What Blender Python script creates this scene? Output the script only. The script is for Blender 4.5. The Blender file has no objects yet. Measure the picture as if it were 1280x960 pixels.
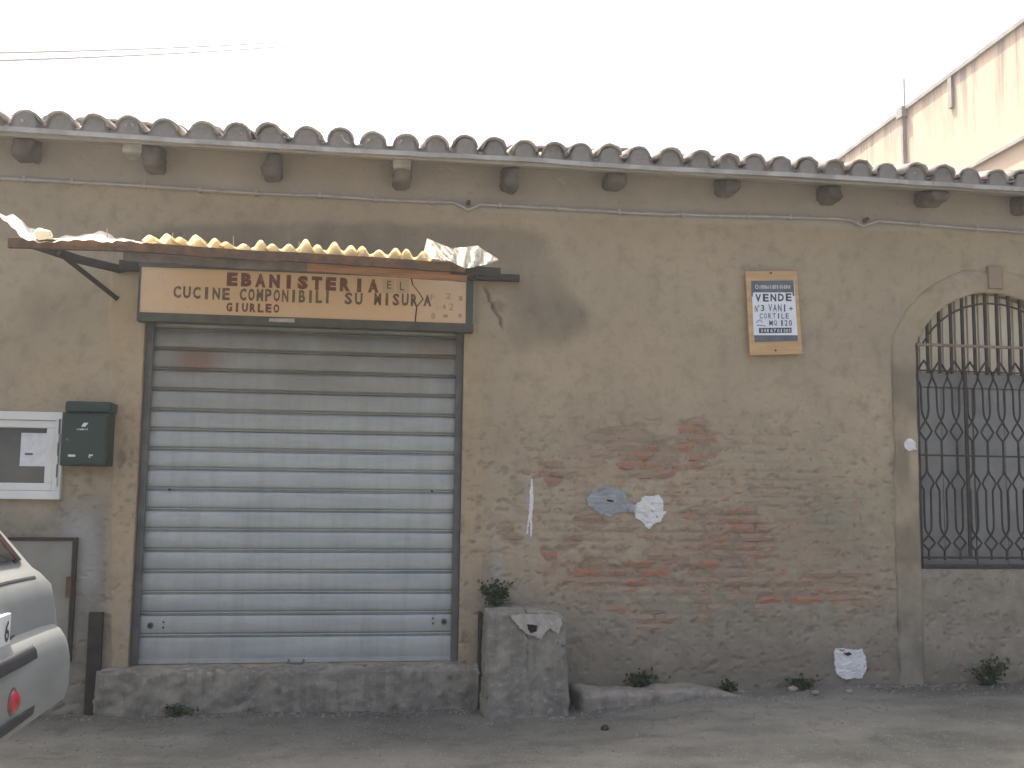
import bpy, bmesh, math, random
import numpy as np
from mathutils import Vector, Matrix
random.seed(7)
R = math.radians
S = bpy.context.scene
COL = S.collection

# ------------------------------------------------------------------ camera
F, PITCH, YAW, ROLL = 1250.0, R(5.6855), R(8.0165), R(0.7557)
CAM = Vector((0.0, -6.3, 1.37))
_cy, _sy, _cp, _sp, _cr, _sr = math.cos(YAW), math.sin(YAW), math.cos(PITCH), math.sin(PITCH), math.cos(ROLL), math.sin(ROLL)
FW = Vector((_sy*_cp, _cy*_cp, _sp)); _r = Vector((_cy, -_sy, 0)); _u = _r.cross(FW)
RT = _cr*_r + _sr*_u; UP = -_sr*_r + _cr*_u
cd = bpy.data.cameras.new('camera'); co = bpy.data.objects.new('camera', cd); COL.objects.link(co)
cd.sensor_width = 36; cd.lens = F/1280*36; cd.clip_start = 0.05; cd.clip_end = 2000
m = Matrix((RT, UP, -FW)).transposed().to_4x4(); m.translation = CAM
co.matrix_world = m
S.camera = co

# ------------------------------------------------------------------ light
SUN_EL, SUN_AZ = R(65), R(-35)          # azimuth measured from +y (behind the building), negative = left
w = bpy.data.worlds.new('World'); S.world = w; w.use_nodes = True
nt = w.node_tree; nt.nodes.clear()
sky = nt.nodes.new('ShaderNodeTexSky'); sky.sky_type = 'NISHITA'; sky.sun_disc = False
sky.sun_elevation = SUN_EL; sky.sun_rotation = SUN_AZ
sky.air_density = 0.62; sky.dust_density = 6.5; sky.ozone_density = 0.8
bg = nt.nodes.new('ShaderNodeBackground'); bg.inputs[1].default_value = 0.15
wo = nt.nodes.new('ShaderNodeOutputWorld')
nt.links.new(sky.outputs[0], bg.inputs[0]); nt.links.new(bg.outputs[0], wo.inputs[0])
sl = bpy.data.lights.new('sun', 'SUN'); sl.energy = 3.6; sl.angle = R(0.5); sl.color = (1.0, 0.93, 0.82)
so = bpy.data.objects.new('sun', sl); COL.objects.link(so)
sdir = Vector((math.sin(SUN_AZ)*math.cos(SUN_EL), math.cos(SUN_AZ)*math.cos(SUN_EL), math.sin(SUN_EL)))
so.rotation_euler = sdir.to_track_quat('Z', 'Y').to_euler(); so.location = sdir*40
vs = S.view_settings; vs.view_transform = 'Standard'; vs.look = 'None'; vs.exposure = 1.6; vs.gamma = 1.0

# ------------------------------------------------------------------ helpers
def at(px, py, y=0.0):
    "pixel of the photograph -> point of the vertical plane at distance y from the facade"
    d = FW + RT*((px-640)/F) - UP*((py-480)/F)
    return CAM + d*((y-CAM.y)/d.y)
def X(px, py=600, y=0.0): return at(px, py, y).x
def Z(py, px=640, y=0.0): return at(px, py, y).z

def hash2(ix, iy, seed):
    n = (ix.astype(np.int64)*374761393 + iy.astype(np.int64)*668265263 + seed*1274126177) & 0xffffffff
    n = ((n ^ (n >> 13))*1103515245) & 0xffffffff
    n = ((n ^ (n >> 16))*2654435761) & 0xffffffff
    return ((n >> 8) & 0xffff)/65535.0
def vnoise(x, y, seed=0):
    xi = np.floor(x); yi = np.floor(y); fx = x-xi; fy = y-yi
    fx = fx*fx*(3-2*fx); fy = fy*fy*(3-2*fy)
    a = hash2(xi, yi, seed); b = hash2(xi+1, yi, seed); c = hash2(xi, yi+1, seed); d = hash2(xi+1, yi+1, seed)
    return (a*(1-fx)+b*fx)*(1-fy) + (c*(1-fx)+d*fx)*fy
def fbm(x, y, oct=4, seed=0):
    s = 0; a = 1; t = 0
    for o in range(oct):
        s = s + a*vnoise(x, y, seed+o*17); t += a; a *= 0.5; x = x*2.03+11.3; y = y*2.03+5.7
    return s/t
def sstep(a, b, v):
    t = np.clip((v-a)/(b-a), 0, 1); return t*t*(3-2*t)
def f1(x, y, o=3, seed=0): return float(fbm(np.array([x]), np.array([y]), o, seed)[0])

def link(o, parent=None, label=None, cat=None, group=None, kind=None):
    COL.objects.link(o)
    if parent is not None: o.parent = parent
    if label: o['label'] = label
    if cat: o['category'] = cat
    if group: o['group'] = group
    if kind: o['kind'] = kind
    return o
def thing(name, loc, label, cat, group=None):
    o = bpy.data.objects.new(name, None); o.empty_display_size = 0.1
    o.location = loc
    return link(o, None, label, cat, group)

class MB:
    def __init__(s): s.v = []; s.f = []
    def add(s, vs_, fs_):
        n = len(s.v); s.v += [tuple(p) for p in vs_]; s.f += [tuple(i+n for i in f) for f in fs_]; return s
    def box(s, x0, x1, y0, y1, z0, z1, j=0.0):
        P = [(x, y, z) for x in (x0, x1) for y in (y0, y1) for z in (z0, z1)]
        if j: P = [(a+random.uniform(-j, j), b+random.uniform(-j, j), c+random.uniform(-j, j)) for a, b, c in P]
        return s.add(P, [(0,1,3,2), (4,6,7,5), (0,4,5,1), (2,3,7,6), (0,2,6,4), (1,5,7,3)])
    def tube(s, pts, r, n=6, rect=None):
        pts = [Vector(p) for p in pts]; rings = []
        for i, p in enumerate(pts):
            t = (pts[min(i+1, len(pts)-1)]-pts[max(i-1, 0)])
            if t.length < 1e-9: t = Vector((0, 0, 1))
            t.normalize()
            ref = Vector((0, 1, 0)) if abs(t.y) < 0.95 else Vector((0, 0, 1))
            a = t.cross(ref).normalized(); b = a.cross(t)
            rr = r[i] if isinstance(r, (list, tuple)) else r
            if rect: offs = [a*sx*rect[0]+b*sy*rect[1] for sx, sy in ((-1,-1), (1,-1), (1,1), (-1,1))]
            else: offs = [(a*math.cos(k*2*math.pi/n)+b*math.sin(k*2*math.pi/n))*rr for k in range(n)]
            rings.append([p+o for o in offs])
        k = len(rings[0]); V = [q for ring in rings for q in ring]; Fc = []
        for i in range(len(rings)-1):
            for j in range(k):
                Fc.append((i*k+j, i*k+(j+1) % k, (i+1)*k+(j+1) % k, (i+1)*k+j))
        Fc.append(tuple(range(k-1, -1, -1))); Fc.append(tuple((len(rings)-1)*k+j for j in range(k)))
        return s.add(V, Fc)
    def grid(s, fn, nu, nv, closed_v=False):
        V = [fn(i/(nu-1), j/(nv-1)) for i in range(nu) for j in range(nv)]
        Fc = [(i*nv+j, (i+1)*nv+j, (i+1)*nv+j+1, i*nv+j+1) for i in range(nu-1) for j in range(nv-1)]
        return s.add(V, Fc)
    def mesh(s, name, mat, smooth=False, recalc=True):
        me = bpy.data.meshes.new(name); me.from_pydata(s.v, [], s.f)
        if recalc:
            bm = bmesh.new(); bm.from_mesh(me); bmesh.ops.recalc_face_normals(bm, faces=bm.faces); bm.to_mesh(me); bm.free()
        me.materials.append(mat)
        if smooth: me.polygons.foreach_set('use_smooth', [True]*len(me.polygons))
        return me
    def build(s, name, mat, parent=None, smooth=False, loc=None, bevel=0, solid=0, **kw):
        me = s.mesh(name, mat, smooth)
        o = bpy.data.objects.new(name, me); link(o, parent, **kw)
        if loc is not None: o.location = loc
        if solid:
            md = o.modifiers.new('solid', 'SOLIDIFY'); md.thickness = solid; md.offset = 0
        if bevel:
            md = o.modifiers.new('bevel', 'BEVEL'); md.width = bevel; md.segments = 2; md.limit_method = 'ANGLE'
        return o

def mesh_obj(name, me, parent=None, loc=None, **kw):
    o = bpy.data.objects.new(name, me); link(o, parent, **kw)
    if loc is not None: o.location = loc
    return o

def rough_box(x0, x1, y0, y1, z0, z1, res, amp, seed=0, shape=None):
    "subdivided box with a worn uneven surface"
    bm = bmesh.new()
    n = [max(1, int(round((b-a)/res))) for a, b in ((x0, x1), (y0, y1), (z0, z1))]
    cache = {}
    def vert(i, j, k):
        key = (i, j, k)
        if key not in cache:
            x = x0+(x1-x0)*i/n[0]; y = y0+(y1-y0)*j/n[1]; z = z0+(z1-z0)*k/n[2]
            cache[key] = bm.verts.new((x, y, z))
        return cache[key]
    for i in range(n[0]):
        for k in range(n[2]):
            for j in (0, n[1]): bm.faces.new((vert(i,j,k), vert(i+1,j,k), vert(i+1,j,k+1), vert(i,j,k+1)))
    for i in range(n[0]):
        for j in range(n[1]):
            for k in (0, n[2]): bm.faces.new((vert(i,j,k), vert(i+1,j,k), vert(i+1,j+1,k), vert(i,j+1,k)))
    for j in range(n[1]):
        for k in range(n[2]):
            for i in (0, n[0]): bm.faces.new((vert(i,j,k), vert(i,j+1,k), vert(i,j+1,k+1), vert(i,j,k+1)))
    bmesh.ops.recalc_face_normals(bm, faces=bm.faces)
    bm.normal_update()
    P = np.array([v.co for v in bm.verts]); N = np.array([v.normal for v in bm.verts])
    d = (fbm((P[:,0]+P[:,1]*.7)*9, (P[:,2]+P[:,1]*.4)*9, 4, seed)-.5)*2*amp + (fbm((P[:,0]+P[:,1])*40, P[:,2]*40+P[:,1]*17, 2, seed+5)-.5)*amp*.8
    # worn arrises: corners and edges sink in more
    ex = np.minimum(P[:,0]-x0, x1-P[:,0]); ey = np.minimum(P[:,1]-y0, y1-P[:,1]); ez = np.minimum(P[:,2]-z0, z1-P[:,2])
    e = np.sort(np.stack([ex, ey, ez]), axis=0)[1]
    d -= np.clip(1-e/.03, 0, 1)**2*amp*1.5*fbm(P[:,0]*14+P[:,2]*9, P[:,1]*14+P[:,2]*7, 3, seed+9)
    P = P+N*d[:,None]
    for v, p in zip(bm.verts, P): v.co = shape(*p) if shape else p
    return bm
def bm_obj(bm, name, mat, parent=None, smooth=True, **kw):
    me = bpy.data.meshes.new(name); bm.to_mesh(me); bm.free(); me.materials.append(mat)
    if smooth: me.polygons.foreach_set('use_smooth', [True]*len(me.polygons))
    return mesh_obj(name, me, parent, **kw)

# ------------------------------------------------------------------ materials
class NT:
    def __init__(s, name):
        s.m = bpy.data.materials.new(name); s.m.use_nodes = True; s.t = s.m.node_tree; s.t.nodes.clear()
        s.out = s.n('ShaderNodeOutputMaterial'); s.b = s.n('ShaderNodeBsdfPrincipled'); s.l(s.b.outputs[0], s.out.inputs[0])
        s.co = s.n('ShaderNodeTexCoord').outputs['Object']
    def n(s, t, **kw):
        o = s.t.nodes.new(t)
        for k, v in kw.items(): setattr(o, k, v)
        return o
    def l(s, a, b): s.t.links.new(a, b)
    def geo(s): return s.n('ShaderNodeNewGeometry').outputs['Position']
    def map(s, src, scale=(1,1,1), loc=(0,0,0)):
        n = s.n('ShaderNodeMapping'); n.inputs['Scale'].default_value = scale; n.inputs['Location'].default_value = loc
        s.l(src, n.inputs[0]); return n.outputs[0]
    def noise(s, src, scale, detail=4, rough=.55, dist=0):
        n = s.n('ShaderNodeTexNoise'); n.inputs['Scale'].default_value = scale; n.inputs['Detail'].default_value = detail
        n.inputs['Roughness'].default_value = rough; n.inputs['Distortion'].default_value = dist
        s.l(src, n.inputs['Vector']); return n.outputs['Fac']
    def ramp(s, f, a, b, lo=0.0, hi=1.0):
        n = s.n('ShaderNodeMapRange'); n.interpolation_type = 'SMOOTHSTEP'
        n.inputs[1].default_value = a; n.inputs[2].default_value = b; n.inputs[3].default_value = lo; n.inputs[4].default_value = hi
        s.l(f, n.inputs[0]); return n.outputs[0]
    def math(s, op, a, b=None):
        n = s.n('ShaderNodeMath', operation=op); n.use_clamp = False
        for i, v in enumerate((a, b)):
            if v is None: continue
            if isinstance(v, (int, float)): n.inputs[i].default_value = v
            else: s.l(v, n.inputs[i])
        return n.outputs[0]
    def mix(s, f, a, b):
        n = s.n('ShaderNodeMix', data_type='RGBA')
        for i, v in ((0, f), (6, a), (7, b)):
            if isinstance(v, (int, float)): n.inputs[i].default_value = v
            elif isinstance(v, tuple): n.inputs[i].default_value = (*v, 1) if len(v) == 3 else v
            else: s.l(v, n.inputs[i])
        return n.outputs[2]
    def attr(s, name):
        n = s.n('ShaderNodeAttribute'); n.attribute_name = name; return n.outputs['Fac']
    def rand(s): return s.n('ShaderNodeObjectInfo').outputs['Random']
    def bump(s, h, strength=.3, dist=.01):
        n = s.n('ShaderNodeBump'); n.inputs['Strength'].default_value = strength; n.inputs['Distance'].default_value = dist
        s.l(h, n.inputs['Height']); s.l(n.outputs[0], s.b.inputs['Normal'])
    def done(s, col, rough=.9, metal=0.0, spec=.3):
        if isinstance(col, tuple): s.b.inputs['Base Color'].default_value = (*col, 1)
        else: s.l(col, s.b.inputs['Base Color'])
        if isinstance(rough, (int, float)): s.b.inputs['Roughness'].default_value = rough
        else: s.l(rough, s.b.inputs['Roughness'])
        s.b.inputs['Metallic'].default_value = metal; s.b.inputs['Specular IOR Level'].default_value = spec
        return s.m

def simple(name, c1, c2, scale=6, rough=.85, metal=0.0, bump=.2, bscale=60, rnd=0.0, spec=.3, stretch=(1,1,1), world=False):
    q = NT(name); src = q.geo() if world else q.co
    v = q.map(src, stretch)
    n = q.noise(v, scale, 6, .6)
    c = q.mix(q.ramp(n, .32, .68), c1, c2)
    if rnd: c = q.mix(q.math('MULTIPLY', q.rand(), rnd), c, tuple(x*.45 for x in c2))
    if bump: q.bump(q.noise(v, bscale, 5, .65), bump, .01)
    return q.done(c, rough, metal, spec)

# plaster: the painted masks are stains, damp and bare cement of the real wall, plus darkened recesses
q = NT('plaster'); P = q.geo()
n1 = q.noise(P, 1.6, 6, .6); n2 = q.noise(P, 9, 6, .65); n3 = q.noise(P, 55, 5, .7); n4 = q.noise(q.map(P, (5, 5, .7)), 1.8, 5, .6)
c = q.mix(q.ramp(n1, .3, .7), (.405, .33, .226), (.35, .287, .20))
c = q.mix(q.ramp(n2, .45, .75), c, (.285, .24, .165))
c = q.mix(q.math('MULTIPLY', q.ramp(n4, .55, .8), .35), c, (.26, .22, .165))
c = q.mix(q.math('MULTIPLY', q.attr('frieze'), .85), c, q.mix(q.ramp(n1, .3, .7), (.40, .365, .315), (.33, .30, .265)))
c = q.mix(q.math('MULTIPLY', q.attr('cement'), .8), c, q.mix(q.ramp(n2, .3, .7), (.245, .23, .19), (.165, .155, .128)))
c = q.mix(q.math('MULTIPLY', q.attr('green'), .5), c, (.19, .195, .135))
c = q.mix(q.math('MULTIPLY', q.attr('warm'), .5), c, (.44, .31, .17))
c = q.mix(q.math('MULTIPLY', q.attr('rosy'), q.ramp(n2, .3, .7, .15, .6)), c, (.345, .215, .15))
c = q.mix(q.math('MULTIPLY', q.attr('mortar'), .8), c, q.mix(q.ramp(n2, .35, .65), (.31, .245, .175), (.23, .18, .13)))
c = q.mix(q.math('MULTIPLY', q.attr('soot_dark'), .85), c, q.mix(q.ramp(n2, .3, .7), (.125, .108, .082), (.185, .158, .115)))
c = q.mix(q.math('MULTIPLY', q.attr('pale'), .75), c, (.36, .345, .315))
c = q.mix(q.math('MULTIPLY', q.ramp(n3, .58, .72), .45), c, (.16, .13, .095))
c = q.mix(q.math('MULTIPLY', q.ramp(n3, .30, .22), .35), c, (.5, .43, .34))
q.bump(q.math('ADD', q.math('MULTIPLY', n3, .7), q.noise(P, 150, 3, .6)), .35, .008)
M_plaster = q.done(c, .95, 0, .15)

def brick_mat(name, lo, hi, amt):
    q = NT(name); P = q.geo()
    n2 = q.noise(P, 14, 6, .65); n3 = q.noise(P, 60, 4, .7)
    c = q.mix(q.rand(), (.37, .185, .115), (.29, .17, .12))
    c = q.mix(q.ramp(n3, .45, .75), c, (.22, .125, .09))
    c = q.mix(q.math('MULTIPLY', q.ramp(q.math('ADD', n2, q.math('MULTIPLY', q.rand(), .30)), lo, hi), amt), c, (.31, .245, .175))
    q.bump(n3, .5, .01); return q.done(c, .95, 0, .15)
M_brick = brick_mat('brick', .36, .62, .88); M_brick_red = brick_mat('red_brick', .46, .74, .75)

q = NT('concrete'); P = q.geo()
n1 = q.noise(P, 4, 6, .6); n2 = q.noise(P, 26, 6, .7); n3 = q.noise(q.map(P, (9, 9, 1)), 1.5, 5, .6)
c = q.mix(q.ramp(n1, .3, .7), (.305, .28, .225), (.21, .195, .158))
c = q.mix(q.math('MULTIPLY', q.ramp(n3, .45, .62), .65), c, (.17, .16, .135))
c = q.mix(q.math('MULTIPLY', q.ramp(n2, .52, .70), .6), c, (.40, .37, .31))
q.bump(q.math('ADD', n2, q.noise(P, 120, 4, .6)), .45, .01); M_conc = q.done(c, .95, 0, .15)

q = NT('street'); P = q.geo()
n1 = q.noise(P, .9, 6, .6, .4); n2 = q.noise(P, 7, 6, .65); n3 = q.noise(P, 90, 4, .7); n4 = q.noise(P, 260, 2, .6)
c = q.mix(q.ramp(n1, .35, .65), (.168, .166, .138), (.118, .118, .098))
c = q.mix(q.math('MULTIPLY', q.ramp(n2, .45, .72), .7), c, (.095, .094, .08))
c = q.mix(q.math('MULTIPLY', q.ramp(q.noise(q.map(P, (.8, 2.2, 1)), 1.3, 5, .6), .52, .62), .5), c, (.09, .089, .076))
c = q.mix(q.math('MULTIPLY', q.ramp(n3, .55, .72), .4), c, (.24, .232, .20))
c = q.mix(q.math('MULTIPLY', q.ramp(n3, .38, .28), .6), c, (.10, .096, .087))
c = q.mix(q.math('MULTIPLY', q.attr('dust'), .6), c, (.25, .24, .20))
c = q.mix(q.math('MULTIPLY', q.attr('grime_shade'), .45), c, (.075, .072, .06))
dv = q.n('ShaderNodeVectorMath', operation='ADD'); q.l(P, dv.inputs[0]); nn = q.n('ShaderNodeTexNoise'); nn.inputs['Scale'].default_value = 3; nn.inputs['Detail'].default_value = 5; q.l(P, nn.inputs['Vector']); sc = q.n('ShaderNodeVectorMath', operation='SCALE'); sc.inputs['Scale'].default_value = .45; q.l(nn.outputs['Color'], sc.inputs[0]); q.l(sc.outputs[0], dv.inputs[1])
vc = q.n('ShaderNodeTexVoronoi', feature='DISTANCE_TO_EDGE'); vc.inputs['Scale'].default_value = .9; q.l(dv.outputs[0], vc.inputs['Vector'])
crk = q.math('MULTIPLY', q.ramp(vc.outputs['Distance'], .012, .003), q.ramp(n2, .40, .60))
c = q.mix(q.math('MULTIPLY', crk, .3), c, (.05, .048, .042))
vo = q.n('ShaderNodeTexVoronoi'); vo.inputs['Scale'].default_value = 75; q.l(P, vo.inputs['Vector'])
sp = q.n('ShaderNodeSeparateColor'); q.l(vo.outputs['Color'], sp.inputs[0])
c = q.mix(q.math('MULTIPLY', q.math('MULTIPLY', q.ramp(vo.outputs['Distance'], .45, .25), q.ramp(sp.outputs[0], .72, .80)), .8), c, q.mix(sp.outputs[1], (.07, .068, .06), (.32, .30, .265)))
q.bump(q.math('ADD', q.math('MULTIPLY', n3, .8), n4), .3, .008); M_street = q.done(c, .95, 0, .15)

q = NT('roof_tile'); P = q.geo()
n1 = q.noise(P, 9, 6, .65); n2 = q.noise(P, 45, 5, .7)
c = q.mix(q.rand(), (.54, .46, .385), (.32, .29, .265))
c = q.mix(q.ramp(n1, .4, .65), c, (.24, .225, .20))
c = q.mix(q.math('MULTIPLY', q.ramp(n2, .55, .7), .6), c, (.38, .36, .32))
c = q.mix(q.math('MULTIPLY', q.ramp(q.noise(P, 3.1, 4, .5), .58, .7), .5), c, (.33, .19, .13))
q.bump(n2, .4, .01); M_tile = q.done(c, .95, 0, .15)

# galvanised shutter: dirt streaks and rust of its own, shade painted in at the top
q = NT('shutter_metal'); P = q.geo()
n1 = q.noise(q.map(P, (.8, 1, 5)), 2.2, 6, .6); n2 = q.noise(q.map(P, (7, 7, .6)), 2.0, 6, .65); n3 = q.noise(P, 30, 5, .7)
c = q.mix(q.ramp(n1, .3, .7), (.43, .445, .415), (.355, .375, .36))
c = q.mix(q.math('MULTIPLY', q.ramp(n2, .42, .72), .40), c, (.25, .245, .22))
c = q.mix(q.math('MULTIPLY', q.ramp(n3, .55, .75), .25), c, (.22, .21, .19))
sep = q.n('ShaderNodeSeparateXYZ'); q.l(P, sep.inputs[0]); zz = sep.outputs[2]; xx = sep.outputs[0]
grime_shade = q.math('MULTIPLY', q.ramp(zz, 1.45, 2.2), q.ramp(q.noise(P, 2.5, 5, .6), .15, .6, .5, 1.0))  # upper slats: dirt together with painted shade from the canopy
c = q.mix(q.math('MULTIPLY', grime_shade, .75), c, (.165, .15, .125))
def blob(q, x, z, rx, rz, P, amp=.5):
    v = q.map(P, (1/rx, 0, 1/rz), (-x/rx, 0, -z/rz))
    ln = q.n('ShaderNodeVectorMath', operation='LENGTH'); q.l(v, ln.inputs[0])
    return q.ramp(q.math('ADD', ln.outputs['Value'], q.math('MULTIPLY', q.noise(P, 9, 5, .6), amp)), 1.25, .45)
c = q.mix(q.math('MULTIPLY', blob(q, X(247, 448), Z(448, 247), .22, .12, P), .6), c, (.20, .085, .04))
c = q.mix(q.math('MULTIPLY', blob(q, X(545, 445), Z(440, 545), .2, .1, P), .4), c, (.22, .13, .08))
q.bump(n3, .06, .01)
M_shut = q.done(c, q.ramp(n3, .3, .7, .42, .6), .3, .4)

M_rust = simple('rusty_steel', (.075, .052, .04), (.15, .085, .05), 18, .85, 0, .4, 90)
M_dark = simple('dark_iron', (.03, .028, .025), (.055, .045, .036), 14, .7, .2, .3, 80)
M_frame = simple('sign_frame_paint', (.055, .06, .05), (.085, .085, .07), 9, .7, 0, .15, 60)
M_guide = simple('guide_rail_steel', (.10, .10, .092), (.15, .145, .13), 9, .6, .3, .15, 60)
M_wood = simple('weathered_wood', (.22, .19, .16), (.125, .11, .095), 7, .95, 0, .6, 30, .4, .15, (1, 1, 1))
M_eave = simple('eave_board', (.44, .425, .39), (.27, .255, .225), 5, .9, 0, .3, 50)
M_eavemortar = simple('eave_mortar', (.25, .225, .195), (.165, .15, .132), 9, .95, 0, .4, 50)
M_soffit = simple('soffit_board', (.46, .42, .37), (.36, .33, .285), 4, .95, 0, .3, 40, .3)
M_plank = simple('lit_orange_plank', (.42, .22, .11), (.25, .12, .06), 7, .9, 0, .4, 40, 0, .2, (.3, 1, 3))  # lighter orange paints in the light falling on this plank
M_cable = simple('pvc_cable', (.42, .40, .37), (.34, .32, .29), 12, .7, 0, .1, 60)
M_white = simple('white_window_paint', (.70, .69, .63), (.62, .61, .55), 3, .45, 0, .03, 40, 0, .4)
M_green = simple('mailbox_green', (.010, .028, .020), (.015, .038, .026), 5, .45, 0, .05, 80, 0, .4)
M_print = simple('white_print', (.7, .7, .68), (.6, .6, .58), 30, .7, 0, 0)
M_paper = simple('white_paper', (.74, .76, .80), (.68, .70, .74), 4, .8, 0, .05, 30)
M_ink = simple('dark_ink', (.05, .055, .07), (.075, .08, .095), 20, .7, 0, 0)
M_band = simple('grey_print', (.10, .115, .135), (.14, .15, .165), 12, .7, 0, 0)
M_ply = simple('plywood', (.56, .37, .19), (.47, .30, .15), 4, .8, 0, .15, 50, 0, .25, (1, 1, 6))
M_sheet = simple('grey_metal_sheet', (.32, .32, .30), (.25, .25, .235), 5, .6, .2, .15, 30, .3)
M_grille = simple('grille_iron', (.035, .031, .026), (.065, .052, .042), 22, .7, .2, .3, 90)
M_bar = simple('pale_rusted_bar', (.30, .235, .18), (.20, .13, .09), 16, .8, 0, .3, 90)
M_board = simple('pale_board', (.83, .75, .58), (.72, .63, .47), 5, .9, 0, .2, 30, .3, .2, (3, 3, .5))
M_wpatch = simple('white_filler', (.72, .71, .67), (.60, .585, .545), 14, .9, 0, .5, 70)
M_gpatch = simple('blue_grey_cement', (.335, .345, .35), (.26, .27, .27), 11, .9, 0, .3, 60)
M_void = simple('dark_recess', (.02, .019, .017), (.03, .028, .025), 8, 1, 0, 0)
M_door = simple('meter_door_paint', (.28, .268, .22), (.22, .21, .17), 5, .8, 0, .2, 50)
M_stone = simple('pale_stone', (.36, .34, .30), (.24, .225, .20), 12, .95, 0, .5, 60, .3)
M_grit = simple('grit', (.20, .19, .165), (.14, .132, .115), 3, .95, 0, 0, world=True)
M_leaf = simple('weed_leaf', (.035, .06, .028), (.055, .085, .035), 8, .7, 0, .1, 50, .3)
M_stem = simple('weed_stem', (.07, .075, .04), (.05, .05, .03), 8, .8, 0, 0)
M_tyre = simple('tyre_rubber', (.02, .02, .02), (.03, .03, .03), 8, .8, 0, .2, 80)
M_trim = simple('black_plastic', (.03, .031, .033), (.042, .043, .044), 20, .6, 0, .1, 150)
M_rim = simple('wheel_rim', (.4, .4, .41), (.34, .34, .35), 8, .4, .6, 0)
M_red = simple('red_reflector', (.42, .02, .025), (.35, .015, .02), 30, .3, 0, 0, spec=.6)
M_lamp = simple('smoked_lamp', (.045, .012, .012), (.03, .01, .01), 20, .25, 0, 0, spec=.6)
M_back = simple('interior_dark', (.045, .042, .038), (.06, .056, .05), 3, 1, 0, 0)

q = NT('car_paint'); P = q.co
n1 = q.noise(P, 3, 4, .5)
c = q.mix(q.ramp(n1, .35, .65), (.30, .31, .295), (.26, .27, .255))
c = q.mix(q.math('MULTIPLY', q.ramp(q.noise(P, 40, 5, .6), .5, .75), .3), c, (.25, .24, .22))
M_car = q.done(c, .38, .25, .5)
q = NT('dark_glass'); M_glass = q.done(q.mix(q.ramp(q.noise(q.co, 4, 3), .3, .7), (.018, .02, .022), (.03, .032, .034)), .08, 0, .6)
q = NT('window_glass'); M_wglass = q.done(q.mix(q.ramp(q.noise(q.co, 5, 4), .3, .7), (.055, .055, .05), (.085, .085, .075)), .22, 0, .5)

def translucent(name, c1, c2, tr):
    q = NT(name); n = q.noise(q.co, 7, 6, .65); n2 = q.noise(q.co, 40, 4, .7)
    c = q.mix(q.ramp(n, .3, .7), c1, c2); c = q.mix(q.math('MULTIPLY', q.ramp(n2, .5, .7), .5), c, tuple(v_*.72 for v_ in c2))
    q.done(c, .7, 0, .3); t = q.n('ShaderNodeBsdfTranslucent'); q.l(c, t.inputs[0])
    mx = q.n('ShaderNodeMixShader'); mx.inputs[0].default_value = tr
    q.l(q.b.outputs[0], mx.inputs[1]); q.l(t.outputs[0], mx.inputs[2]); q.l(mx.outputs[0], q.out.inputs[0])
    return q.m
M_fibre = translucent('yellow_fibreglass', (.86, .70, .38), (.80, .58, .28), .6)
M_fibrew = translucent('pale_fibreglass', (.90, .86, .74), (.86, .80, .66), .45)

# sign face
q = NT('sign_face'); P = q.geo()
n1 = q.noise(P, 3, 5, .6); n2 = q.noise(P, 25, 5, .7)
c = q.mix(q.ramp(n1, .3, .7), (.60, .43, .285), (.56, .42, .275))
c = q.mix(q.math('MULTIPLY', q.ramp(n2, .5, .75), .3), c, (.38, .25, .16))
c = q.mix(q.math('MULTIPLY', q.ramp(q.noise(P, 5, 4, .6), .58, .72), .4), c, (.60, .36, .27))
M_sign = q.done(c, .6, 0, .3)
def paint(name, c1, c2, wear):
    q = NT(name); P = q.geo(); n = q.noise(P, 45, 5, .7)
    return q.done(q.mix(q.ramp(n, .56, .72, 0, wear), c1, c2), .7, 0, .3)
M_red_letter = paint('brown_red_letter', (.13, .045, .03), (.5, .34, .23), .7)
M_grey_letter = paint('grey_letter', (.105, .085, .06), (.5, .36, .24), .8)
M_ghost = paint('faded_letter', (.36, .26, .17), (.5, .36, .24), 1.0)
M_ghost2 = paint('ghost_square', (.47, .36, .25), (.52, .38, .26), 1.0)

# far building render with rain streaks
q = NT('far_render'); P = q.geo()
n1 = q.noise(P, .5, 5, .6); st = q.noise(q.map(P, (2.2, 2.2, .12)), 2.0, 6, .7)
c = q.mix(q.ramp(n1, .3, .7), (.56, .435, .325), (.50, .395, .30))
h = q.attr('top')
c = q.mix(q.math('MULTIPLY', q.math('MULTIPLY', h, q.ramp(st, .44, .62)), .85), c, (.20, .19, .175))
c = q.mix(q.math('MULTIPLY', q.ramp(st, .6, .8), .10), c, (.40, .34, .28))
q.bump(q.noise(P, 12, 4), .2, .02); M_far = q.done(c, .95, 0, .1)
M_fartrim = simple('far_parapet', (.33, .31, .285), (.24, .225, .205), 3, .95, 0, .2, 20)

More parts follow.
